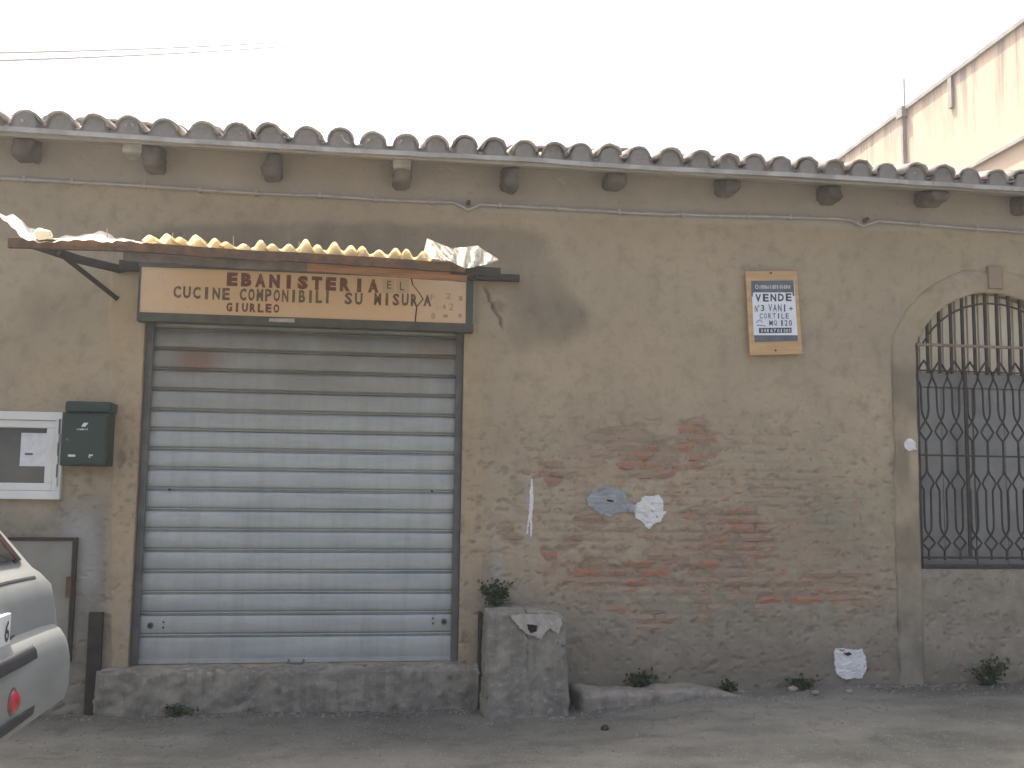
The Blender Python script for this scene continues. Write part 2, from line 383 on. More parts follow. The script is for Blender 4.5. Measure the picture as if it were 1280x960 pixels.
# ------------------------------------------------------------------ text
def text_mb(mb, s, x0, x1, z0, z1, y, bold=.0, res=2):
    cu = bpy.data.curves.new('txt', 'FONT'); cu.body = s; cu.resolution_u = res; cu.offset = bold
    o = bpy.data.objects.new('txt', cu); COL.objects.link(o)
    dg = bpy.context.evaluated_depsgraph_get(); dg.update()
    me = bpy.data.meshes.new_from_object(o.evaluated_get(dg))
    V = np.array([v.co[:] for v in me.vertices]); lo = V.min(0); hi = V.max(0)
    sx = (x1-x0)/max(hi[0]-lo[0], 1e-6); sz = (z1-z0)/max(hi[1]-lo[1], 1e-6)
    P = [(x0+(v[0]-lo[0])*sx, y, z0+(v[1]-lo[1])*sz) for v in V]
    mb.add(P, [tuple(p.vertices) for p in me.polygons])
    bpy.data.objects.remove(o); bpy.data.curves.remove(cu); bpy.data.meshes.remove(me)
def letters(mb, chars, y, gap=.0, bold=.02):
    "chars: list of (char, px_left, px_right, py_top, py_bottom)"
    for ch, a, b, t, bt in chars:
        if ch == ' ': continue
        p = at(a, t, y); r = at(b, bt, y)
        text_mb(mb, ch, p.x, r.x, r.z, p.z, y, bold)
def word(chars, x0, x1, ytop0, ytop1, h, narrow={'I': .38, '1': .5, "'": .3}, fill=.72):
    "spread the characters evenly from pixel x0 to x1; ytop runs linearly"
    n = len(chars); pitch = (x1-x0)/(n-1+fill); out = []
    for i, ch in enumerate(chars):
        wd = pitch*fill*narrow.get(ch, 1.0); cx = x0+pitch*fill/2+i*pitch
        t = ytop0+(ytop1-ytop0)*(cx-x0)/(x1-x0)
        out.append((ch, cx-wd/2, cx+wd/2, t, t+h))
    return out

def patch(name, pts, mat, parent, y=-.006, jag=.010, cell=.005, **kw):
    "thin ragged layer of filler following the wall relief; outline in pixels of the facade plane"
    P = [at(a, b, 0) for a, b in pts]; px = np.array([p.x for p in P]); pz = np.array([p.z for p in P])
    gx_ = np.arange(px.min()-jag, px.max()+jag, cell); gz_ = np.arange(pz.min()-jag, pz.max()+jag, cell)
    A, B = np.meshgrid(gx_, gz_, indexing='ij')
    def inside_poly(x, z):
        r = np.zeros(x.shape, bool); n = len(px)
        for i in range(n):
            j = (i+1) % n
            c = ((pz[i] > z) != (pz[j] > z)) & (x < (px[j]-px[i])*(z-pz[i])/(pz[j]-pz[i]+1e-12)+px[i]); r ^= c
        return r
    cx = (A[:-1,:-1]+A[1:,1:])/2; cz = (B[:-1,:-1]+B[1:,1:])/2
    wx = cx+(fbm(cx*22, cz*22, 4, 2)-.5)*jag*4; wz = cz+(fbm(cx*22, cz*22, 4, 3)-.5)*jag*4
    keep_ = inside_poly(wx, wz) & (fbm(cx*38, cz*38, 3, 9) < .80)
    wy, _ = facade(A, B)
    Y = wy*.7+y-(fbm(A*16, B*16, 3, 7)-.3)*.006-(fbm(A*60, B*60, 2, 8)-.5)*.003
    bm = bmesh.new(); vs_ = {}
    def v(i, j):
        if (i, j) not in vs_: vs_[(i, j)] = bm.verts.new((A[i, j]+random.uniform(-.2, .2)*cell, Y[i, j], B[i, j]+random.uniform(-.2, .2)*cell))
        return vs_[(i, j)]
    for i, j in zip(*np.nonzero(keep_)): bm.faces.new((v(i, j), v(i+1, j), v(i+1, j+1), v(i, j+1)))
    bd = [e for e in bm.edges if len(e.link_faces) == 1]
    ex = bmesh.ops.extrude_edge_only(bm, edges=bd)
    for g in ex['geom']:
        if isinstance(g, bmesh.types.BMVert): g.co.y += .022
    bmesh.ops.recalc_face_normals(bm, faces=bm.faces)
    return bm_obj(bm, name, mat, parent, False, **kw)

# ------------------------------------------------------------------ ground
def ground_z(x, y):
    near = sstep(-1.6, -.05, y)
    z = near*.085*sstep(1.0, 2.4, x)*1.0
    z = z+(fbm(x*1.3, y*1.3, 4, 3)-.5)*.035*sstep(-7, -2, y) + (fbm(x*7, y*7, 4, 8)-.5)*.022*sstep(-3, -1.2, y)
    z = z+(fbm(x*35, y*35, 2, 21)-.5)*.008*sstep(-2.4, -1.4, y)
    return z*(1-sstep(5.5, 7.5, np.abs(x-1)))
gx = np.unique(np.concatenate([np.linspace(-120, -40, 6), np.linspace(-40, -4, 19), np.linspace(-4, 6.5, 421), np.linspace(6.5, 40, 17), np.linspace(40, 120, 6)]))
gy = np.unique(np.concatenate([np.linspace(-120, -30, 6), np.linspace(-30, -2.6, 28), np.linspace(-2.6, .12, 110), np.linspace(.12, 40, 12), np.linspace(40, 120, 5)]))
GX, GY = np.meshgrid(gx, gy, indexing='ij'); GZ = ground_z(GX, GY)
GZ = GZ*(GY < .2) - .05*(GY > .2)
def grid_mesh(name, PX, PY, PZ, keep=None, smooth=True):
    nu, nv = PX.shape; me = bpy.data.meshes.new(name)
    idx = np.arange(nu*nv).reshape(nu, nv)
    q = np.stack([idx[:-1,:-1], idx[1:,:-1], idx[1:,1:], idx[:-1,1:]], -1).reshape(-1, 4)
    if keep is not None: q = q[keep.reshape(-1)]
    me.vertices.add(nu*nv); me.vertices.foreach_set('co', np.stack([PX, PY, PZ], -1).reshape(-1).astype(np.float32))
    me.loops.add(len(q)*4); me.loops.foreach_set('vertex_index', q.reshape(-1).astype(np.int32))
    me.polygons.add(len(q)); me.polygons.foreach_set('loop_start', np.arange(0, len(q)*4, 4, dtype=np.int32))
    me.update(calc_edges=True); me.validate()
    me.polygons.foreach_set('use_smooth', np.full(len(me.polygons), smooth))
    return me
def set_attr(me, name, arr):
    a = me.attributes.new(name, 'FLOAT', 'POINT'); a.data.foreach_set('value', np.clip(arr, 0, 1).reshape(-1).astype(np.float32))
me = grid_mesh('street', GX, GY, GZ); me.materials.append(M_street)
set_attr(me, 'dust', sstep(.45, .7, fbm(GX*1.1, GY*3.2, 5, 31))*sstep(-2.6, -.3, GY))
set_attr(me, 'grime_shade', sstep(-.42, -.04, GY+(fbm(GX*2.5, GY*4, 4, 35)-.5)*.35))
mesh_obj('street', me, kind='structure')
def gz(x, y): return float(ground_z(np.array([x]), np.array([y]))[0])
def on_ground(px, py):
    d = FW + RT*((px-640)/F) - UP*((py-480)/F); z = 0.03
    for _ in range(6):
        p = CAM+d*((z-CAM.z)/d.z); z = gz(p.x, p.y)
    return p

# ------------------------------------------------------------------ building: facade
BX0, BX1, BD, TOP = -6.0, 7.0, 5.0, 3.457
bld = thing('workshop_building', (0, 0, 0), 'low ochre plastered workshop with tiled eaves, metal roller shutter and barred arched window', 'building')
SH = dict(x0=X(172, 600), x1=X(577, 600), z0=Z(831, 370), z1=2.46)
WIN = dict(x0=X(1147, 560), x1=2*4.238-X(1147, 560), z0=Z(712, 1200), spring=Z(432, 1143), apex=Z(366, 1240))
WIN['cx'] = 4.238; _hw = WIN['x1']-WIN['cx']; _rise = WIN['apex']-WIN['spring']
WIN['R'] = (_hw**2+_rise**2)/(2*_rise); WIN['cz'] = WIN['apex']-WIN['R']
LW = dict(x0=-2.95, x1=X(77, 570), z0=Z(622, 40), z1=Z(517, 40))

def px_field(Xa, Za):
    "photo pixel of facade points (for laying out stains where they stand on the wall)"
    dx = Xa-CAM.x; dy = -CAM.y; dz = Za-CAM.z
    w_ = dx*FW.x+dy*FW.y+dz*FW.z
    return 640+F*(dx*RT.x+dy*RT.y+dz*RT.z)/w_, 480-F*(dx*UP.x+dy*UP.y+dz*UP.z)/w_
def gb(px, py, cx, cy, rx, ry): return np.exp(-(((px-cx)/rx)**2+((py-cy)/ry)**2))
def exposure_mask(x, z):
    px, py = px_field(x, z)
    e = 0
    for cx, cy, rx, ry, a in ((800,560,75,34,1.0), (760,545,30,12,.7), (820,590,30,14,1.1), (870,548,26,22,.9), (692,594,15,16,1.3), (740,652,20,8,1.0), (860,643,22,9,.9),
                              (905,675,45,32,.75), (760,722,60,16,.85), (830,712,60,20,.6), (1050,735,52,30,1.0), (925,715,40,22,.8), (1000,750,60,20,.5),
                              (640,640,26,60,.35), (596,660,10,120,.5), (720,470,26,8,.5), (780,478,30,4,.5), (850,760,90,30,.35), (960,640,70,40,.35), (700,690,60,40,.35), (1160,780,60,40,.3),
                              (150,600,8,110,.55), (158,440,8,60,.4), (625,390,12,45,.6)):
        e = e+a*gb(px, py, cx, cy, rx, ry)
    lower = sstep(520, 660, py)*sstep(600, 640, px)*(1-sstep(1090, 1120, px))*(1-sstep(800, 850, py))
    e = e+.22*lower
    n = fbm(x*7, z*10, 5, 41)
    return sstep(.44, .64, e*.75+(n-.5)*1.15)*(e > .08)
def facade(Xa, Za):
    "relief of the facade (y, negative = towards the street) and its stain masks"
    px, py = px_field(Xa, Za)
    n_big = fbm(Xa*1.2, Za*1.2, 4, 1)-.5; n_mid = fbm(Xa*8, Za*8, 4, 2)-.5; n_fine = fbm(Xa*45, Za*45, 3, 3)-.5
    E_ = exposure_mask(Xa, Za)
    lower = sstep(420, 640, py)
    y = -n_big*.02-n_mid*(.006+.010*lower)-n_fine*(.001+.003*lower)
    y = y+.009*E_
    zb_ = np.clip(1.25-(((px-860)/225)**2+((py-645)/130)**2), 0, 1)*(px > 640)*sstep(.32, .55, fbm(Xa*3, Za*4, 4, 44))
    row = np.floor((Za-.01)/.0575+.5); fz = np.abs((Za-.01)/.0575+.5-row-.5+0)*.0575
    fz = np.abs(((Za-.01)/.0575+.5) % 1.0-0.0); fz = np.minimum(fz, 1-fz)*.0575
    fx = ((Xa-.114*(row % 2))/.228+.5) % 1.0; fx = np.minimum(fx, 1-fx)*.228
    joint = np.maximum(sstep(.011, .003, fz+(fbm(Xa*18, Za*18, 3, 45)-.5)*.016), .8*sstep(.010, .003, fx+(fbm(Xa*18, Za*18, 3, 46)-.5)*.016))*zb_*sstep(.35, .55, fbm(Xa*11, Za*11, 3, 47))
    y = y+.0045*joint
    pit = fbm(Xa*26, Za*34, 3, 77); pitm = sstep(.66, .76, pit)*sstep(430, 600, py); y = y+.007*pitm
    y = y+.004*sstep(.70, .80, fbm(Xa*20, Za*24, 3, 99))
    # jamb strips beside the shutter, slightly proud
    wob = (fbm(Za*6, Xa*0, 3, 55)-.5)*8
    jl = sstep(136, 141, px+wob*.8)*(1-sstep(182, 184, px))*sstep(335, 345, py)
    jr = sstep(578, 580, px)*(1-sstep(601, 606, px+wob))*sstep(395, 410, py)*(1-sstep(700, 760, py))
    y = y-.014*jl-.010*jr
    # frieze above the cable
    cab = 222+(px/1280)*70-8*np.sin(px/1280*math.pi)*-1
    fr = sstep(6, -2, py-cab+2)
    y = y-.008*fr
    # crack down from the right bracket
    cx = 608+(py-365)*.45+(fbm(py*.09, px*0, 3, 12)-.5)*10
    crack = sstep(2.2, .6, np.abs(px-cx))*sstep(355, 365, py)*(1-sstep(405, 415, py)); y = y+.02*crack
    # groove outside the arched window surround
    gv = sstep(5, 1, np.abs(px-(1119+(py-430)*.022+(fbm(py*.05, px*0, 3, 15)-.5)*5)))*sstep(420, 440, py)*(1-sstep(835, 855, py)); y = y+.012*gv
    ns = fbm(Xa*2.6, Za*2.6, 5, 61)
    soot_dark = 0
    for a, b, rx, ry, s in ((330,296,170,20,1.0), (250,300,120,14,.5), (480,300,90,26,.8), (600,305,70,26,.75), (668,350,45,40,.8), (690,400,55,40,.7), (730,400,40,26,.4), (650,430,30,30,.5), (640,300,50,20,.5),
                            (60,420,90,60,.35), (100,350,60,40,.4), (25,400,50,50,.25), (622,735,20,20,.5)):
        soot_dark = soot_dark+s*gb(px, py, a, b, rx, ry)
    soot_dark = sstep(.30, .78, soot_dark+(fbm(Xa*5, Za*5, 5, 66)-.5)*.55)*np.clip(soot_dark*1.1, 0, 1)*(.25+.75*fbm(Xa*9, Za*4, 4, 67))
    soot_dark = np.maximum(soot_dark, crack*.9); soot_dark = np.maximum(soot_dark, gv*.45); soot_dark = np.maximum(soot_dark, pitm*.45); soot_dark = np.maximum(soot_dark, joint*.42)  # crack, groove, pits and joints are darkened as well
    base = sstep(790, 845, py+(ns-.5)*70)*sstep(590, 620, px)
    soot_dark = np.maximum(soot_dark, base*.55)  # darker towards the wall foot
    cem = sstep(600, 660, py+(ns-.5)*60)*(1-sstep(126, 142, px))
    cem = np.maximum(cem, .75*sstep(640, 800, py+(ns-.5)*120)*sstep(590, 605, px))
    cem = np.maximum(cem, .8*sstep(700, 716, py)*sstep(1135, 1150, px))
    cem = np.maximum(cem, .45*sstep(560, 700, py+(ns-.5)*160)*sstep(900, 1100, px))
    green = .8*gb(px, py, 1020, 660, 110, 60)*(.4+ns)+.7*gb(px, py, 930, 740, 90, 40)*ns+.6*gb(px, py, 60, 420, 90, 60)*ns+.7*gb(px, py, 1150, 400, 60, 60)*ns+.7*gb(px, py, 1120, 610, 12, 60)
    warm = .8*jl*ns*1.3+.6*jr+.5*gb(px, py, 740, 300, 260, 60)*ns+.7*gb(px, py, 60, 470, 60, 25)*ns+.5*gb(px, py, 800, 440, 170, 60)*ns
    rosy = (gb(px, py, 800, 560, 110, 40)+gb(px, py, 760, 720, 90, 30)+gb(px, py, 930, 700, 120, 50)+gb(px, py, 1050, 735, 60, 30)+.5*gb(px, py, 860, 640, 200, 70))*sstep(.3, .65, fbm(Xa*5, Za*9, 4, 71))
    pale = gb(px, py, 97, 660, 22, 26)*1.2*(.3+ns)+gb(px, py, 112, 710, 13, 40)*1.2*(.3+ns)+gb(px, py, 102, 760, 12, 60)*.8*ns+.9*gb(px, py, 660, 635, 4, 42)*sstep(.35, .6, fbm(Xa*50, Za*12, 3, 5))*1.6+.9*gb(px, py, 163, 790, 10, 30)*ns
    pale = pale+.75*gb(px, py, 622, 712, 7, 20)*(1-sstep(725, 735, py))*1.3
    pale = pale+.7*sstep(.88, .93, fbm(Xa*28, Za*28, 2, 123))
    return y, dict(soot_dark=soot_dark, cement=cem, green=green, warm=warm, pale=pale, mortar=E_, frieze=fr, rosy=rosy)
def wall_y(x, z): return float(facade(np.array([x]), np.array([z]))[0][0])

step = .0095
def lines(lo, hi, st, brk):
    a = np.arange(lo, hi, st); a = [v for v in a if min(abs(v-b) for b in brk) > st*.5]
    return np.array(sorted(a+list(brk)))
xs = lines(-2.55, 4.75, step, [SH['x0'], SH['x1'], LW['x1'], WIN['x0'], 4.75])
xs = np.concatenate([[BX0, -5.2, -4.5, -4.0], np.arange(-3.6, LW['x0']-.01, .03), [LW['x0']], np.arange(LW['x0']+.03, -2.56, .03), xs, [WIN['x1']], np.arange(WIN['x1']+.02, 6.0, .02), [6.0, 6.5, BX1]])
zs = lines(-.12, TOP, step, [SH['z0'], SH['z1'], LW['z0'], LW['z1'], WIN['z0'], TOP])
WX, WZ = np.meshgrid(xs, zs, indexing='ij')
WY, masks = facade(WX, WZ)
cxm = (WX[:-1,:-1]+WX[1:,1:])/2; czm = (WZ[:-1,:-1]+WZ[1:,1:])/2
inside = lambda d: (cxm > d['x0']) & (cxm < d['x1']) & (czm > d['z0']) & (czm < d['z1'])
arch_in = (cxm > WIN['x0']) & (cxm < WIN['x1']) & (czm > WIN['z0']) & ((czm < WIN['spring']) | ((cxm-WIN['cx'])**2+(czm-WIN['cz'])**2 < (WIN['R']+.02)**2))
keep = ~(inside(SH) | inside(LW) | arch_in)
me = grid_mesh('wall', WX, WY, WZ, keep); me.materials.append(M_plaster)
for k, a in masks.items(): set_attr(me, k, a)
wall = mesh_obj('wall', me, bld)
# reveals of the openings, other walls
mb = MB()
for d, dep in ((SH, .16), (LW, .12)):
    mb.box(d['x0']-.05, d['x0'], .03, dep, d['z0'], d['z1']); mb.box(d['x1'], d['x1']+.05, .03, dep, d['z0'], d['z1'])
    mb.box(d['x0']-.05, d['x1']+.05, .03, dep, d['z1'], d['z1']+.05); mb.box(d['x0']-.05, d['x1']+.05, .03, dep, d['z0']-.05, d['z0'])
mb.build('opening_reveal', M_plaster, bld)
MB().box(BX0, BX0+.25, .14, BD, -.1, TOP+.2).build('side_wall', M_plaster, bld)
MB().box(BX1-.25, BX1, .14, BD, -.1, TOP+.2).build('side_wall', M_plaster, bld)
MB().box(BX0, BX1, BD, BD+.25, -.1, TOP+.2).build('rear_wall', M_plaster, bld)
MB().box(BX0+.25, BX1-.25, .35, .37, 0, TOP).build('interior_partition', M_back, bld)

# bricks showing where the plaster has fallen
def brick_mesh(i, mat):
    rnd = random.Random(100+i); L, H, D = .215, .049, .05; nx, nz = 5, 3; V = []; Fc = []
    for a in range(nx):
        for b in range(nz):
            ex = 1 if a in (0, nx-1) else 0; ez = 1 if b in (0, nz-1) else 0
            V.append((-L/2+L*a/(nx-1)+rnd.uniform(-.010, .010), rnd.uniform(-.003, .003)+.005*(ex+ez), -H/2+H*b/(nz-1)+rnd.uniform(-.007, .007)))
    n0 = nx*nz
    for a in range(nx-1):
        for b in range(nz-1): Fc.append((a*nz+b, (a+1)*nz+b, (a+1)*nz+b+1, a*nz+b+1))
    per = [a*nz for a in range(nx)]+[(nx-1)*nz+b for b in range(1, nz)]+[a*nz+nz-1 for a in range(nx-2, -1, -1)]+[b for b in range(nz-2, 0, -1)]
    for k in per: V.append((V[k][0], D, V[k][2]))
    for k in range(len(per)): Fc.append((per[k], n0+k, n0+(k+1) % len(per), per[(k+1) % len(per)]))
    return MB().add(V, Fc).mesh('brick', mat, False)
bms = [brick_mesh(i, M_brick) for i in range(10)]; bms_red = [brick_mesh(i+20, M_brick_red) for i in range(10)]
nb = 0; H = .0575
for r in range(5, 34):
    z = r*H+.01
    for k in range(-10, 20):
        x = k*.228+(.114 if r % 2 else 0)+random.uniform(-.01, .01)
        if not (-1.75 < x < 3.5) or (SH['x0']-.1 < x < SH['x1']+.1): continue
        sx = np.array([x-.08, x, x+.08, x-.04, x+.04]); e = exposure_mask(sx, np.full(5, z))
        px_, py_ = px_field(np.array([x]), np.array([z])); px_, py_ = px_[0], py_[0]
        zone = float(fbm(np.array([x*2.2]), np.array([z*3.0]), 3, 88)[0]) >.33 and 530 < py_ < 775 and 700 < px_ < 1100 and ((px_-880)/230)**2+((py_-650)/125)**2 < 1
        if (e.mean() > .18 or zone) and nb < 295:
            red = e.mean() > .45 and random.random() < .75
            o = mesh_obj('brick', (bms_red if red else bms)[random.randrange(10)], wall)
            o.location = (x, wall_y(x, z)-.0055*min(1, e.mean()*2)+random.uniform(-.0015, .0025), z+random.uniform(-.004, .004)); o.rotation_euler = (random.uniform(-.03, .03), random.uniform(-.03, .03), random.uniform(-.02, .02)); nb += 1

# filler patches on the wall
patch('filler_patch', [(793,632),(806,618),(815,620),(824,617),(828,624),(832,640),(826,652),(812,659),(804,654),(795,648)], M_wpatch, wall, jag=.010, label='bright white filler patch among the bricks')
patch('paint_drip', [(663.5,600),(666,598),(666.5,622),(665.5,640),(664.5,668),(663,672),(662,650),(659.5,666),(658,668),(660.5,640),(662,620)], M_wpatch, wall, y=-.003, jag=.0025, cell=.003, label='thin white paint drip left of the filler patches')
patch('cement_patch', [(733,622),(742,611),(765,608),(778,611),(784,624),(798,634),(794,641),(775,639),(760,644),(745,638),(735,632)], M_gpatch, wall, label='blue grey cement patch among the bricks')
patch('filler_patch', [(1129,551),(1137,548),(1143,552),(1143,563),(1134,565),(1129,559)], M_wpatch, wall, y=-.022, jag=.005, label='small white filler blob beside the barred window')
patch('filler_patch', [(1043,811),(1060,812),(1079,810),(1080,825),(1082,838),(1078,848),(1060,850),(1047,844),(1042,830)], M_wpatch, wall, y=-.008, jag=.007, label='square white filler patch at the foot of the wall')
MB().add([tuple(at(px, py, -.001+wall_y(at(px, py).x, at(px, py).z)*1-.018)) for px, py in ((1054,817),(1062,815),(1065,818),(1060,820))], [(0,1,2,3)]).build('chip', M_void, wall)
MB().add([tuple(at(px, py, wall_y(at(px, py).x, at(px, py).z)-.018)) for px, py in ((758,624),(767,625.5),(766,627.5),(760,627))], [(0,1,2,3)]).build('chip', M_void, wall)

# arched window surround
def surround():
    mb = MB(); n = 44
    path = [(WIN['x0'], .08+(WIN['spring']-.08)*i/44, -1, 0) for i in range(44)]
    a0 = math.atan2(WIN['spring']-WIN['cz'], WIN['x0']-WIN['cx']) % (2*math.pi)
    for i in range(n+1):
        a = a0*(1-i/n)+(math.pi-a0)*(i/n); path.append((WIN['cx']+WIN['R']*math.cos(a), WIN['cz']+WIN['R']*math.sin(a), math.cos(a), math.sin(a)))
    path += [(WIN['x1'], WIN['spring']-(WIN['spring']-.08)*i/44, 1, 0) for i in range(1, 45)]
    rows = [(0, .17), (0, .08), (0, -.006), (.006, -.012)]+[(.006+.155*k/12, -.013) for k in range(1, 13)]+[(.168, -.006), (.174, .012)]
    V = []
    for (x, z, nx, nz) in path:
        for j, (o, y) in enumerate(rows):
            px, pz = x+nx*o, z+nz*o
            wob = (f1(px*9, pz*9, 3, 4)-.5)*.018 + (f1(px*40, pz*40, 2, 6)-.5)*.007
            ew = (f1(px*9+j*0, pz*9, 4, 14)-.5)*.055 if j >= 14 else (f1(px*20, pz*20, 3, 16)-.5)*.012*(j < 5)
            V.append((px+nx*ew, y+(wob if j > 2 else 0), pz+nz*ew))
    k = len(rows); Fc = [(i*k+j, (i+1)*k+j, (i+1)*k+j+1, i*k+j+1) for i in range(len(path)-1) for j in range(k-1)]
    mb.add(V, Fc); me = mb.mesh('window_surround', M_plaster, True)
    Pv = np.array([v.co for v in me.vertices]); x, z = Pv[:,0], Pv[:,2]
    set_attr(me, 'cement', .9*sstep(1.1, .5, z+(fbm(x*4, z*4, 3, 9)-.5)*.5)); set_attr(me, 'green', .35*sstep(.35, .65, fbm(x*2, z*2, 4, 19))); set_attr(me, 'warm', .3*sstep(.4, .6, fbm(x*3, z*3, 4, 29)))
    set_attr(me, 'soot_dark', .75*sstep(.48, .68, fbm(x*4, z*4, 5, 39))+.5*(Pv[:,1] > .03))  # blotches, and darker faces inside the opening
    return mesh_obj('window_surround', me, bld)
surround()
mbk = rough_box(X(1236, 348)-.02, X(1249, 348)+.01, -.034, .0, Z(362, 1243), Z(334, 1243), .012, .004, 3)
bm_obj(mbk, 'keystone', M_brick, bld)
MB().box(WIN['x0']+.001, WIN['x1']-.001, .0, .17, WIN['z0']-.05, WIN['z0']+.004).build('window_sill', M_conc, bld)

# window behind the grille
awin = bpy.data.objects.new('arched_window', None); link(awin, bld); awin.location = (0, 0, 0)
zs_top = Z(468, 1210, .12); zhead = Z(486, 1210, .12)
xw = np.linspace(WIN['x0'], WIN['x1'], 6)
for i in range(5):
    MB().box(xw[i]+.003, xw[i+1]-.003, .085+.004*(i % 2), .15, WIN['z0'], zhead-.002).build('metal_panel', M_sheet, awin, bevel=.003)
MB().box(WIN['x0'], WIN['x1'], .070, .15, zhead, zs_top).build('head_rail', M_sheet, awin, bevel=.004)
k = 0; x = WIN['x0']+.005
while x < WIN['x1']-.02:
    wd = random.uniform(.070, .085); xe = min(x+wd, WIN['x1']-.004)
    zt = WIN['cz']+math.sqrt(max(WIN['R']**2-((x+xe)/2-WIN['cx'])**2, .02))
    MB().box(x, xe, .095+random.uniform(-.006, .006), .155, zs_top+.002, zt+.03, .002).build('board', M_board, awin, bevel=.003)
    x = xe+.012
MB().box(WIN['x0']-.05, WIN['x1']+.05, .17, .18, WIN['z0']-.05, WIN['apex']+.05).build('window_back', M_void, awin)

# wrought iron grille
gr = bpy.data.objects.new('window_grille', None); link(gr, bld)
GYp = .02
def gp(px, py): return at(px, py, GYp)
xl = WIN['x0']+.018; xr = WIN['x1']-.018
zb = Z(708, 1210, GYp); zbar = Z(433, 1210, GYp); zlow = Z(697, 1210, GYp); zmid = Z(570, 1210, GYp)
MB().tube([(xl, GYp, zb), (xl, GYp, WIN['spring']+.02)], 0, rect=(.011, .008)).build('grille_stile', M_grille, gr)
MB().tube([(xr, GYp, zb), (xr, GYp, WIN['spring']+.02)], 0, rect=(.011, .008)).build('grille_stile', M_grille, gr)
MB().tube([(xl, GYp-.012, zbar), (xr, GYp-.012, zbar)], .0105, 8).build('grille_crossbar', M_bar, gr, label='pale rusted crossbar at the spring of the arch')
MB().tube([(xl, GYp-.010, zmid), (xr, GYp-.010, zmid)], 0, rect=(.006, .005)).build('grille_crossbar', M_grille, gr)
MB().tube([(xl, GYp-.010, zlow), (xr, GYp-.010, zlow)], 0, rect=(.008, .006)).build('grille_crossbar', M_grille, gr)
MB().tube([(xl, GYp-.010, zb), (xr, GYp-.010, zb)], 0, rect=(.013, .008)).build('grille_crossbar', M_grille, gr)
MB().tube([(xl, GYp-.010, zs_top+.005), (xr, GYp-.010, zs_top+.005)], 0, rect=(.005, .005)).build('grille_crossbar', M_grille, gr)
# thin curved rail following the arch
ap = []
for i in range(25):
    a = math.pi*(1-i/24)*.92+.04*math.pi; rr = WIN['R']-.075
    zc = WIN['cz']+rr*math.sin(a)
    if zc > zbar-.005: ap.append((WIN['cx']+rr*math.cos(a)*1.06, GYp-.014, zc))
MB().tube(ap, .007, 6).build('grille_arc', M_grille, gr)
pit_ = .0925
nbar = int((xr-xl)/pit_)
for i in range(1, nbar+1):
    x = xl+i*(xr-xl)/(nbar+1)
    zt = WIN['cz']+math.sqrt(WIN['R']**2-(x-WIN['cx'])**2)+.01
    MB().tube([(x, GYp, zs_top-.01), (x+random.uniform(-.003, .003), GYp, (zt+zs_top)/2), (x, GYp, zt)], 0, rect=(.0085, .0085)).build('grille_bar', M_grille, gr)
prof = [(452,0), (466,10.5), (474,11), (482,7), (490,5.5), (512,5.5), (522,3.5), (528,.8), (540,9.5), (551,.8), (560,.8), (588,.8), (596,5), (604,10.5), (612,6), (620,5.5), (655,5.5), (664,4), (670,.8), (679,9.5), (688,.8), (700,.8)]
pcol = .1165; ncol = int(round((xr-xl)/pcol)); pcol = (xr-xl)/ncol
px_m = pcol/23.0
for i in range(ncol):
    xc = xl+(i+.5)*pcol
    if i == 3:
        MB().tube([(xl+3*pcol+.012, GYp-.006, zlow), (xl+3*pcol+.012, GYp-.006, zs_top)], 0, rect=(.011, .007)).build('grille_bar', M_grille, gr)
    for sgn in (-1, 1):
        pts = []
        for (py, wv) in prof:
            pts.append((xc+sgn*wv*px_m+random.uniform(-.0015, .0015), GYp+sgn*.003, Z(py, 1210, GYp)))
        # smooth (Catmull) for wrought curves
        sp = []
        for a in range(len(pts)-1):
            p0, p1, p2, p3 = pts[max(a-1, 0)], pts[a], pts[a+1], pts[min(a+2, len(pts)-1)]
            for t in (0, .5):
                sp.append(tuple(.5*((2*b)+(-a_+c_)*t+(2*a_-5*b+4*c_-d_)*t*t+(-a_+3*b-3*c_+d_)*t**3) for a_, b, c_, d_ in zip(p0, p1, p2, p3)))
        sp.append(pts[-1])
        MB().tube(sp, .0072, 5).build('scroll_bar', M_grille, gr, smooth=True)

# ------------------------------------------------------------------ roller shutter
shut = bpy.data.objects.new('roller_shutter', None); link(shut, bld)
YS = .075
edges = [398, 419, 443, 468, 493, 518, 542, 566, 590, 615, 640, 665, 690, 716, 742, 768, 795]
zz_ = [Z(e, 370, YS) for e in edges]+[SH['z0']+.005]
def slat(zt, zb, last=False):
    h = zt-zb; mb = MB()
    pr = []   # (y, z) from top to bottom, front face
    for k in range(9):
        t = k/8; pr.append((YS-.006-.005*math.sin(math.pi*min(max(t*1.0, 0), 1))**.7, zt-.004-(h-.030)*t))
    if not last: pr += [(YS+.014, zb+.027), (YS+.014, zb+.019), (YS-.002, zb+.017), (YS-.006, zb+.012), (YS-.002, zb+.008), (YS+.016, zb+.006), (YS+.016, zb-.004)]
    else: pr += [(YS-.004, zb+.026), (YS-.018, zb+.022), (YS-.018, zb)]
    n = 12; x0, x1 = SH['x0']+.028, SH['x1']-.028; sag = random.uniform(-.003, .003); V = []
    for i in range(n+1):
        u = i/n; dy = .003*math.sin(u*9+zt*20)+.002*random.uniform(-1, 1); dz = sag*math.sin(math.pi*u)
        for (y, z) in pr: V.append((x0+(x1-x0)*u, y+dy, z+dz))
        V.append((x0+(x1-x0)*u, YS+.03, pr[-1][1])); V.append((x0+(x1-x0)*u, YS+.03, zt-.004))
    k = len(pr)+2; Fc = [(i*k+j, (i+1)*k+j, (i+1)*k+(j+1) % k, i*k+(j+1) % k) for i in range(n) for j in range(k)]
    return mb.add(V, Fc)
